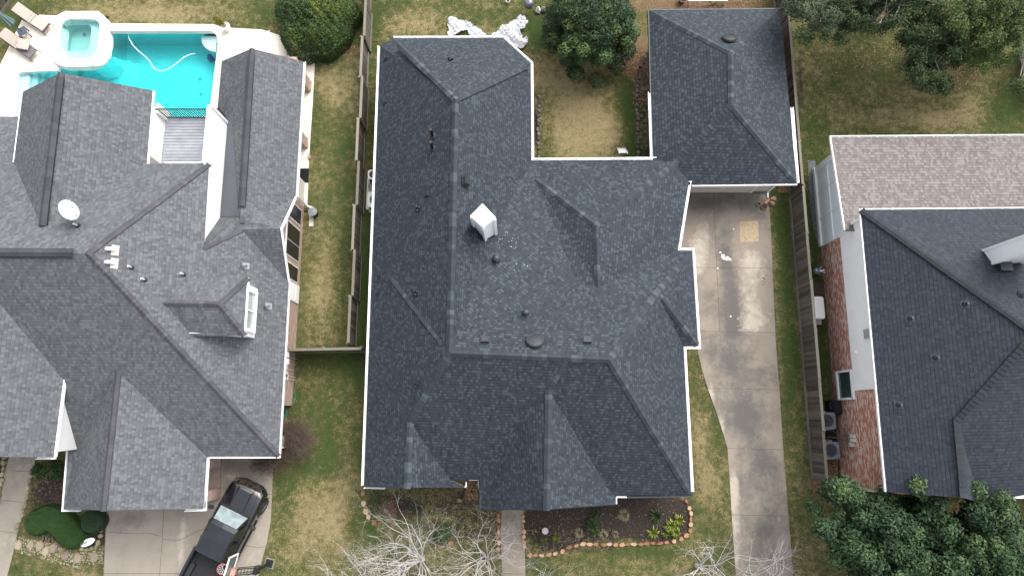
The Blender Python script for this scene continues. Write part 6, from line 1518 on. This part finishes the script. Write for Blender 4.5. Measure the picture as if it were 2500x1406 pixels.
m = MB(); m.tube([P(2030, 1048, .5), P(2045, 1060, .5), P(2060, 1063, .9), P(2068, 1066, 1.4)], .02, 6); m.tube([P(2020, 1085, .3), P(2022, 1066, .3), P(2055, 1070, .8)], .03, 6); tag(m.build("refrigerant_pipes", M_GREYV), "grey pipes and black hose from the brick wall to the air conditioners", "pipes")
# standby generator
c_ = P(1997, 751, .75); gen = thing("generator", "white standby generator box beside the board fence and red brick wall", "generator", (c_.x, c_.y, 0))
m = MB(); m.box((c_.x+.03, c_.y-.1, .05), (.75, 1.35, .1)); m.build("pad", M_CREAM, gen)
m = MB(); m.box((c_.x+.02, c_.y, .38), (.6, 1.08, .6)); m.build("cabinet", simple("gen_grey", (.45, .46, .45), .5), gen)
m = MB()
for k, (w_, z) in enumerate(((.64, .66), (.66, .70), (.62, .77), (.50, .80))): pass
def rrp(w_, l_, r_): 
    pts = []
    for cx, cy, t0_ in ((w_/2-r_, l_/2-r_, 0), (-w_/2+r_, l_/2-r_, 90), (-w_/2+r_, -l_/2+r_, 180), (w_/2-r_, -l_/2+r_, 270)):
        for k in range(5): a = R(t0_+22.5*k); pts.append((c_.x+cx+r_*math.cos(a), c_.y+cy+r_*math.sin(a)))
    return pts
m = MB(); m.prism(rrp(.64, 1.18, .1), .66, .72); m.prism(rrp(.64, 1.18, .1), .722, .79, inset=.06); m.build("lid", M_WHITE, gen)
m = MB(); m.tube([(c_.x+.38, c_.y+.45, .3), (c_.x+.46, c_.y+.2, .45), (c_.x+.46, c_.y-.3, .45), (c_.x+.36, c_.y-.5, .3)], .02, 6); m.build("conduit", M_GREYV, gen)
# black lidded grill/box by the right house
c_ = P(2041, 994, .6); gr_ = thing("covered_grill", "black covered grill standing against the red brick wall above the air conditioners", "grill", (c_.x, c_.y, 0))
m = MB(); m.solid([V((c_.x-.28, c_.y-.33, .0)), V((c_.x+.28, c_.y-.33, 0)), V((c_.x+.28, c_.y+.33, 0)), V((c_.x-.28, c_.y+.33, 0))], [V((c_.x-.30, c_.y-.36, .55)), V((c_.x+.30, c_.y-.36, .55)), V((c_.x+.30, c_.y+.36, .55)), V((c_.x-.30, c_.y+.36, .55))]); m.build("cart", M_BLACKV, gr_)
m = MB(); m.solid([V((c_.x-.31, c_.y-.37, .56)), V((c_.x+.31, c_.y-.37, .56)), V((c_.x+.31, c_.y+.37, .56)), V((c_.x-.31, c_.y+.37, .56))], [V((c_.x-.12, c_.y-.30, .78)), V((c_.x+.22, c_.y-.28, .78)), V((c_.x+.22, c_.y+.28, .78)), V((c_.x-.12, c_.y+.30, .78))]); m.build("lid", M_BLACKV, gr_)
m = MB(); m.tube([(c_.x-.3, c_.y-.05, .68), (c_.x-.3, c_.y+.05, .68)], .02, 6); m.build("handle", M_CHROME, gr_)
# silver metal stand with splayed arms
c_ = P(2001, 661, .5); st = thing("metal_stand", "silver metal stand with splayed jointed arms on the grass beside the brick wall", "stand", (c_.x, c_.y, 0))
m = MB(); m.lathe((c_.x-.08, c_.y+.02, 0), [(.16, 0), (.17, .4), (.10, .48), (.001, .5)], 12); m.build("hub", simple("steel", (.28, .33, .37), .35, .15, 8, .4), st)
for (a, l, z1_, b_) in ((65, .38, .3, .2), (-60, .5, .05, -.5), (-20, .55, .15, -.1), (5, .42, .4, .1), (100, .32, .5, .1), (-100, .4, .1, -.2)):
    d_ = V((math.cos(R(a)), math.sin(R(a)), 0)); e_ = V((math.cos(R(a)+b_*2), math.sin(R(a)+b_*2), 0)); p0_ = V((c_.x, c_.y, .45)); m = MB(); m.tube([p0_, p0_+d_*l*.55+V((0, 0, .1)), p0_+d_*l*.55+e_*l*.5+V((0, 0, z1_-.45))], [.028, .024, .018], 6); m.build("arm", M_CHROME, st)
# satellite dish
pd, _ = tri_hit(186, 544, LR); dish = thing("satellite_dish", "white oval satellite dish on the left roof", "satellite dish", pd)
c_ = P(168, 513, pd.z+.65); dn = V((.30, .05, .95)).normalized(); T = V((0, 0, 1)).rotation_difference(V((.42, .30, .85)).normalized()).to_matrix()
Sx = Matrix(((.34, 0, 0), (0, .50, 0), (0, 0, 1))); T2_ = T@Matrix.Rotation(R(35), 3, 'Z')@Sx
m = MB(); m.lathe(c_, [(.001, -.10), (.35, -.085), (.7, -.045), (1.0, .0), (1.0, .012), (.7, -.033), (.35, -.073), (.001, -.088)], 32, T2_); m.build("reflector", simple("dish_white", (.66, .68, .66), .4, .03), dish, smooth=True)
m = MB(); m.tube([pd-V((0, 0, .05)), pd+V((0, 0, .3)), c_-V((0, 0, .12))], .028, 8); m.box(pd+V((0, 0, .03)), (.2, .2, .05)); m.build("mast", M_GREYV, dish)
for e in ((.55, -.35, .3), (.42, -.02, .45), (.28, .30, .4)):
    m = MB(); m.tube([c_+V((.12, -.2, -.05)) if e[1] < 0.1 else c_+V((.2, .05, -.05)), c_+V(e)], .012, 5); m.box(c_+V(e), (.06, .05, .07)); m.build("feed_arm", M_GREYV, dish)
# ladder leaning on the courtyard gutter
M_ALU = simple('aluminium', (.36, .37, .38), .5, .1, 6)
a_, b_ = P(1519, 366, 0), P(1519, 391, 2.75); lad = thing("ladder", "aluminium ladder leaning up to the courtyard gutter", "ladder", (a_.x, a_.y, 0))
top_ = V((5.48, E(1519, 390).y+.12, 3.25)); bot_ = V((5.92, top_.y+1.6, 0))
for s_ in (-.2, .2): m = MB(); m.tube([bot_+V((s_, 0, 0)), top_+V((s_, 0, 0))], .04, 4); m.build("rail", M_ALU, lad)
for k in range(10): p = bot_.lerp(top_, (k+.6)/10.3); m = MB(); m.tube([p-V((.2, 0, 0)), p+V((.2, 0, 0))], .022, 6); m.build("rung", M_ALU, lad)
# garden hose loop in courtyard
m = MB(); pts = [P(x, y, .05) for x, y in ((1302, 233), (1308, 230), (1312, 240), (1316, 252), (1326, 262), (1332, 256), (1328, 246), (1318, 240), (1310, 236))]; m.tube(pts, .016, 6); tag(m.build("garden_hose", M_HOSEB), "thin black hose looped on the courtyard lawn by the gutter", "hose")
m = MB()
for k in range(5):
    r_ = .16+.035*k; c_ = P(688, 1007, .1+.05*(k % 2)); m.tube([V((c_.x+r_*math.cos(t), c_.y+r_*math.sin(t), .08+.03*k)) for t in np.linspace(0, 6.28, 22)], .014, 5, caps=False)
pts = [P(x, y, .04) for x, y in ((700, 992), (714, 985), (720, 975), (721, 962), (719, 950))]; m.tube(pts, .014, 5)
tag(m.build("coiled_hose", M_HOSEG), "green hose coiled beside the brick wall end of the left house", "hose")
# crumpled plastic sheeting
def sheet_plastic(label, outline, seed, h=.35, loc=None):
    rs = random.Random(seed); pts = [P(x, y, .1) for x, y in outline]; poly = [(p.x, p.y) for p in pts]; xs = [p[0] for p in poly]; ys = [p[1] for p in poly]; st_ = .05
    gx_ = np.arange(min(xs), max(xs)+st_, st_); gy_ = np.arange(min(ys), max(ys)+st_, st_); X1, Y1 = np.meshgrid(gx_, gy_); fx, fy = X1.ravel(), Y1.ravel(); ins = inpoly(fx, fy, poly)
    ph = [rs.uniform(0, 6) for _ in range(8)]
    def fold(x, y): return (np.abs(np.sin(x*3.1+y*2.2+ph[0]+1.3*np.sin(y*2+ph[1])))*.5+np.abs(np.sin(x*6.3-y*4.4+ph[2]+np.sin(x*5+ph[3])))*.3+np.abs(np.sin(x*13+y*9+ph[4]))*.12+np.abs(np.sin(y*17-x*5+ph[5]))*.1)
    z = .02+h*fold(fx, fy)*(.85+.15*RNG.random(len(fx))); fx = fx+RNG.normal(size=len(fx))*.006; fy = fy+RNG.normal(size=len(fy))*.006
    nx_, ny_ = len(gx_), len(gy_); id_ = np.arange(nx_*ny_).reshape(ny_, nx_); q_ = np.stack([id_[:-1, :-1], id_[:-1, 1:], id_[1:, 1:], id_[1:, :-1]], -1).reshape(-1, 4); q_ = q_[ins[q_].all(1)]
    me = bpy.data.meshes.new("plastic_sheet"); me.from_pydata(np.stack([fx, fy, z], 1).tolist(), [], q_.tolist()); me.materials.append(M_PLASTIC)
    bm = bmesh.new(); bm.from_mesh(me); bmesh.ops.delete(bm, geom=[v for v in bm.verts if not v.link_faces], context='VERTS'); bm.to_mesh(me); bm.free()
    o = bpy.data.objects.new("plastic_sheet", me); COL.objects.link(o); tag(o, label, "plastic sheet"); return o
sheet_plastic("crumpled white plastic sheet trailing left along the back gutter of the middle house", [(1092, 62), (1096, 46), (1108, 42), (1126, 50), (1145, 55), (1165, 70), (1190, 88), (1215, 92), (1215, 110), (1160, 112), (1148, 92), (1140, 76), (1120, 86), (1098, 92), (1090, 84), (1096, 78)], 2)
sheet_plastic("heaped crumpled white plastic sheet beside the angled gutter corner", [(1212, 80), (1225, 66), (1240, 64), (1250, 52), (1268, 40), (1282, 46), (1292, 60), (1284, 68), (1284, 78), (1270, 76), (1277, 92), (1288, 92), (1291, 105), (1284, 116), (1272, 124), (1258, 118), (1230, 100), (1200, 96), (1195, 90)], 3, .45)
sheet_plastic("small scrap of white plastic sheet at the left foot of the round evergreen", [(1331, 58), (1337, 55), (1343, 64), (1345, 70), (1334, 70)], 7, .2)
# things along the top edge
def kettle(px, py):
    c_ = P(px, py, .8); t = thing("kettle_grill", "black kettle grill with a grey lid at the top edge of the back lawn", "grill", (c_.x, c_.y, 0))
    m = MB(); m.lathe((c_.x, c_.y, .45), [(.05, 0), (.2, .08), (.27, .25), (.27, .30)], 20); m.build("bowl", M_BLACKV, t)
    m = MB(); m.lathe((c_.x, c_.y+.04, .75), [(.28, 0), (.26, .08), (.18, .17), (.001, .21)], 20); m.build("lid", simple("kettle_grey", (.10, .11, .13), .3, .2, 6), t)
    for k in range(3): a = 2.1*k; m = MB(); m.tube([(c_.x+.1*math.cos(a), c_.y+.1*math.sin(a), .5), (c_.x+.3*math.cos(a), c_.y+.3*math.sin(a), 0)], .015, 5); m.build("leg", M_BLACKV, t)
kettle(1291, 8)
def potl(label, px, py, r_, h_, mat, name="plant_pot", cat="pot", soil=True, tip=None):
    c_ = P(px, py, h_*.5); t = thing(name, label, cat, (c_.x, c_.y, 0)); m = MB()
    T = tip if tip is not None else Matrix.Identity(3)
    m.lathe((c_.x, c_.y, .0 if tip is None else r_), [(r_*.7, .0), (r_*.95, h_*.85), (r_*1.05, h_*.86), (r_*1.05, h_), (r_*.9, h_), (r_*.85, h_*.8), (.001, h_*.8)], 16, T); m.build("pot", mat, t)
    if soil: m = MB(); m.lathe((c_.x, c_.y, .0 if tip is None else r_), [(r_*.84, h_*.82), (.001, h_*.84)], 12, T); m.build("soil", simple("soil", (.04, .028, .02), .95, .3, 20), t)
    return t
potl("small white pot on the lawn left of the kettle grill", 1240, 4, .12, .2, M_WHITE)
potl("round terracotta pot with dark soil beside the garage wall", 1563, 168, .14, .22, M_TERRA)
potl("dark round planter at the top edge behind the garage", 1665, 2, .22, .35, simple("dark_pot", (.07, .03, .025), .7))
potl("grey clay pot full of stones lying by the driveway corner", 1866, 504, .17, .16, simple("clay_grey", (.20, .15, .12), .85, .3, 10))
potl("small olive coloured pot left of the grey clay pot", 1852, 499, .10, .16, simple("olive_pot", (.28, .24, .13), .8, .2, 8))
for k, (x, y, rz, lb) in enumerate(((1874, 491, .6, "orange paving stone nearest the clay pot"), (1868, 497, 1.0, "orange paving stone leaning by the pot rim"), (1884, 487, .3, "topmost orange paving stone of the pile by the driveway"), (1889, 486, 1.7, "rightmost orange paving stone of the pile by the driveway"), (1883, 498, 2.4, "lowest orange paving stone of the pile by the driveway"))):
    stones([(x, y, rz)], 0, simple("orange_stone%s" % "abcde"[k], (.36-.03*k, .20-.01*k, .11), .85, .15, 8), lb, "orange paving stones by the driveway", (.17, .11), .08+.03*k, name="paving_stone")
m = MB(); a_, b_ = P(1680, 2, .4), P(1776, 0, .4); m.box((a_+b_)/2, ((b_-a_).length, .12, .06), 0.0)
bn = thing("garden_bench", "narrow weathered white bench at the top edge behind the garage", "bench", ((a_.x+b_.x)/2, a_.y, 0)); m.build("seat", M_CREAM, bn)
for f in (.05, .95): p = a_.lerp(b_, f); m = MB(); m.box((p.x, p.y, .19), (.08, .12, .38)); m.build("leg", M_CREAM, bn)
# goose-like white ornament
c_ = P(1314, 22, .3); m = MB(); m.lathe((c_.x, c_.y, 0), [(.10, 0), (.16, .12), (.12, .26), (.05, .34), (.07, .42), (.001, .47)], 14); m.tube([(c_.x+.02, c_.y-.05, .2), (c_.x+.1, c_.y-.18, .05)], [.06, .02], 8)
tag(origin_to(m.build("garden_ornament", M_WHITE, None, smooth=True), (c_.x, c_.y, 0)), "white garden ornament on the lawn left of the round evergreen", "ornament")
c_ = P(1326, 22, .2); m = MB(); m.lathe((c_.x, c_.y, 0), [(.15, 0), (.2, .1), (.15, .22), (.001, .28)], 10); tag(origin_to(m.build("round_rock", M_GREYST, None, smooth=True), (c_.x, c_.y, 0)), "grey rock between the white ornament and the round evergreen", "stone")
# oval plaque on a stake with its small lettering
c_ = P(214, 1323, .3); pq = thing("oval_plaque", "white oval plaque facing up in the bed beside the round boxwood", "plaque", (c_.x, c_.y, 0), R(24))
m = MB(); e_ = [(.36*math.cos(2*math.pi*k/28), .165*math.sin(2*math.pi*k/28)) for k in range(28)]; m.prism(e_, .29, .32); m.build("panel", M_WHITE, pq, local=True)
m = MB(); m.tube([(0, 0, 0), (0, 0, .3)], .02, 6); m.build("stake", M_GREYV, pq, local=True)
m = MB()
for k, (x, y, w_, h_) in enumerate(((-.24, .02, .03, .05), (-.19, .03, .04, .03), (-.15, .02, .03, .06), (-.10, .03, .04, .05), (-.055, .02, .03, .07), (-.02, .03, .03, .05))): m.box((x, y-.01, .322), (w_, h_, .004), .4*(k % 3-1))
for k in range(3): m.box((.13+.05*k, .01+.01*k, .322), (.035, .02, .003), .3)
m.build("lettering", M_DARKMETAL, pq, local=True)
# loungers, side table, umbrella
def lounger(label, px, py, ang_, backcush=True, exposed=False):
    c_ = P(px, py, .35); t = thing("sun_lounger", label, "lounger", (c_.x, c_.y, 0), ang_, group="sun loungers by the spa")
    M_FR = M_LNG; W = .62
    m = MB()
    for s_ in (-1, 1):
        m.tube([(-.15, s_*W/2, .30), (.98, s_*W/2, .30)], .022, 6); m.tube([(-.15, s_*W/2, .30), (-.85, s_*W/2, .78)], .022, 6); m.tube([(-.15, s_*(W/2+.02), .30), (-.75, s_*(W/2+.02), .28)], .022, 6)
    m.tube([(.98, -W/2, .30), (.98, W/2, .30)], .022, 6); m.tube([(-.85, -W/2, .78), (-.85, W/2, .78)], .022, 6); m.build("frame", M_FR, t, local=True)
    for x in (-.6, .85):
        for s_ in (-1, 1): m = MB(); m.tube([(x, s_*W/2, .30), (x+(.14 if x > 0 else -.06), s_*(W/2+.03), 0)], .02, 6); m.build("leg", M_FR, t, local=True)
    m = MB(); m.box((.42, 0, .31), (1.08, W-.04, .02)); m.build("sling", M_SLG, t, local=True)
    def cush(x0, x1, z0, z1, name="cushion", yo=0, rot=0):
        m = MB(); d_ = V((x1-x0, 0, z1-z0)); L1 = d_.length; a = -math.atan2(z1-z0, x1-x0); M_ = Matrix.Rotation(rot, 3, 'Z')@Matrix.Rotation(a, 3, 'Y'); c1_ = V(((x0+x1)/2, yo, (z0+z1)/2+.06))
        h = .045; q = [M_@V((x, y, z)) for z, sx in ((-h, .94), (-h*.4, 1), (h*.4, 1), (h, .94)) for x, y in ((-L1/2*sx, -W/2*.97*sx), (L1/2*sx, -W/2*.97*sx), (L1/2*sx, W/2*.97*sx), (-L1/2*sx, W/2*.97*sx))]
        for k in range(3): m.solid([c1_+p for p in q[4*k:4*k+4]], [c1_+p for p in q[4*k+4:4*k+8]])
        m.build(name, M_CSH, t, local=True)
    cush(-.15, -.86, .32, .80, "back_cushion")
    cush(-.13, .04, .32, .32, "waist_cushion")
    if exposed: cush(-.02, .58, .46, .38, "seat_cushion", .14, .45)
    else: cush(.06, .96, .32, .32, "seat_cushion")
M_LNG = simple("bronze_frame", (.07, .06, .055), .5); M_SLG = simple("grey_sling", (.13, .115, .125), .8, .1, 10); M_CSH = simple("beige_cushion", (.40, .345, .30), .85, .05, 5)
lounger("upper sun lounger with its beige cushions in place near the spa", 80, 47, R(-33))
lounger("lower sun lounger with its seat cushion knocked askew and grey sling showing", 48, 110, R(-35), exposed=True)
c_ = P(53, 77, .45); tb = thing("side_table", "small dark slatted side table holding the umbrella pole between the loungers", "side table", (c_.x, c_.y, 0), R(30))
m = MB()
for k in range(5): m.box((-.2+.1*k, 0, .44), (.09, .5, .025))
m.build("table_top", simple("slate_blue_slat", (.06, .075, .10), .5), tb, local=True)
for x in (-.2, .2):
    for y in (-.2, .2): m = MB(); m.box((x, y, .215), (.05, .05, .43)); m.build("leg", M_BLACKV, tb, local=True)
um = thing("patio_umbrella", "closed green-grey patio umbrella tilted over the lower lounger", "umbrella", (c_.x, c_.y, 0))
tp = P(-12, 26, 2.75); bt = P(29, 58, 1.9); m = MB(); m.tube([(c_.x, c_.y, 0), (c_.x, c_.y, .8), bt, tp], .022, 8); m.build("pole", M_DARKMETAL, um)
m = MB(); n_ = 14
ax_ = (tp-bt).normalized(); o1 = ax_.orthogonal().normalized(); o2 = ax_.cross(o1)
ringA = [bt+(o1*math.cos(2*math.pi*k/n_)+o2*math.sin(2*math.pi*k/n_))*(.26 if k % 2 else .15) for k in range(n_)]; ringB = [tp+(o1*math.cos(2*math.pi*k/n_)+o2*math.sin(2*math.pi*k/n_))*.05 for k in range(n_)]
for k in range(n_): m.poly([ringA[k], ringA[(k+1) % n_], ringB[(k+1) % n_], ringB[k]])
m.build("canopy", simple("umbrella_cloth", (.10, .165, .15), .8, .1, 4), um)
# bone-like small dog statue etc. left out; shed wall at the right edge
a_, b_ = P(2472, 120, 0), P(2505, 235, 0); sh = thing("garden_shed", "pale sided shed at the right edge under the bright oak", "shed", (a_.x+1, a_.y-1, 0))
m = MB(); m.prism([(a_.x+.3, a_.y), (a_.x+4, a_.y+.1), (a_.x+4, b_.y), (b_.x+.2, b_.y)], 0, 2.2); m.build("wall", M_CREAM, sh)
m = MB(); m.solid([V((a_.x, a_.y+.2, 2.22)), V((b_.x-.05, b_.y-.1, 2.22)), V((a_.x+4, b_.y-.1, 2.22)), V((a_.x+4, a_.y+.2, 2.22))], [V((a_.x, a_.y+.2, 2.3)), V((b_.x-.05, b_.y-.1, 2.3)), V((a_.x+4, b_.y-.1, 2.5)), V((a_.x+4, a_.y+.2, 2.5))]); m.build("roof", simple("shed_roof", (.30, .30, .25), .8, .1, 3), sh)
# small round drum light/bin beside the left house and splash block
c_ = P(763, 517, .5); bn_ = thing("rain_barrel", "small dark grey lidded barrel on the lawn beside the left house downspout", "barrel", (c_.x, c_.y, 0))
m = MB(); m.lathe((c_.x, c_.y, 0), [(.17, 0), (.21, .25), (.2, .5)], 18); m.build("barrel", M_BLACKV, bn_); m = MB(); m.lathe((c_.x, c_.y, .5), [(.235, -.03), (.24, .03), (.001, .05)], 18); m.build("lid", M_GREYV, bn_)
m = MB(); m.tube([(c_.x-.1, c_.y, .45), (c_.x-.45, c_.y+.05, .4)], .06, 8); m.build("inlet_pipe", M_BLACKV, bn_)
p, q = P(755, 524, 0), P(764, 553, 0); m = MB(); m.prism([(p.x, p.y), (q.x, p.y), (q.x+.03, q.y), (p.x+.03, q.y)], 0, .05); tag(origin_to(m.build("splash_block", M_CREAM), (p.x, p.y, 0)), "narrow concrete splash block below the dark barrel", "splash block")
m = MB()
for y0, y1 in ((8, 12),): pass
# brick loose on the lawn by the deck
p = P(756, 384, 0); m = MB(); m.box((p.x, p.y, .05), (.14, .24, .1), .05); tag(origin_to(m.build("loose_brick", M_BRICKL), (p.x, p.y, 0)), "loose brick lying at the deck edge beside the left house", "brick")
# brown planting square near generator
m = MB(); p, q = P(1984, 684, 0), P(2012, 718, 0); m.sheet([(p.x, p.y), (q.x, p.y), (q.x, q.y), (p.x, q.y)], .015); tag(m.build("bare_soil", simple("bare_soil", (.085, .05, .04), .95, .3, 14)), kind="structure")
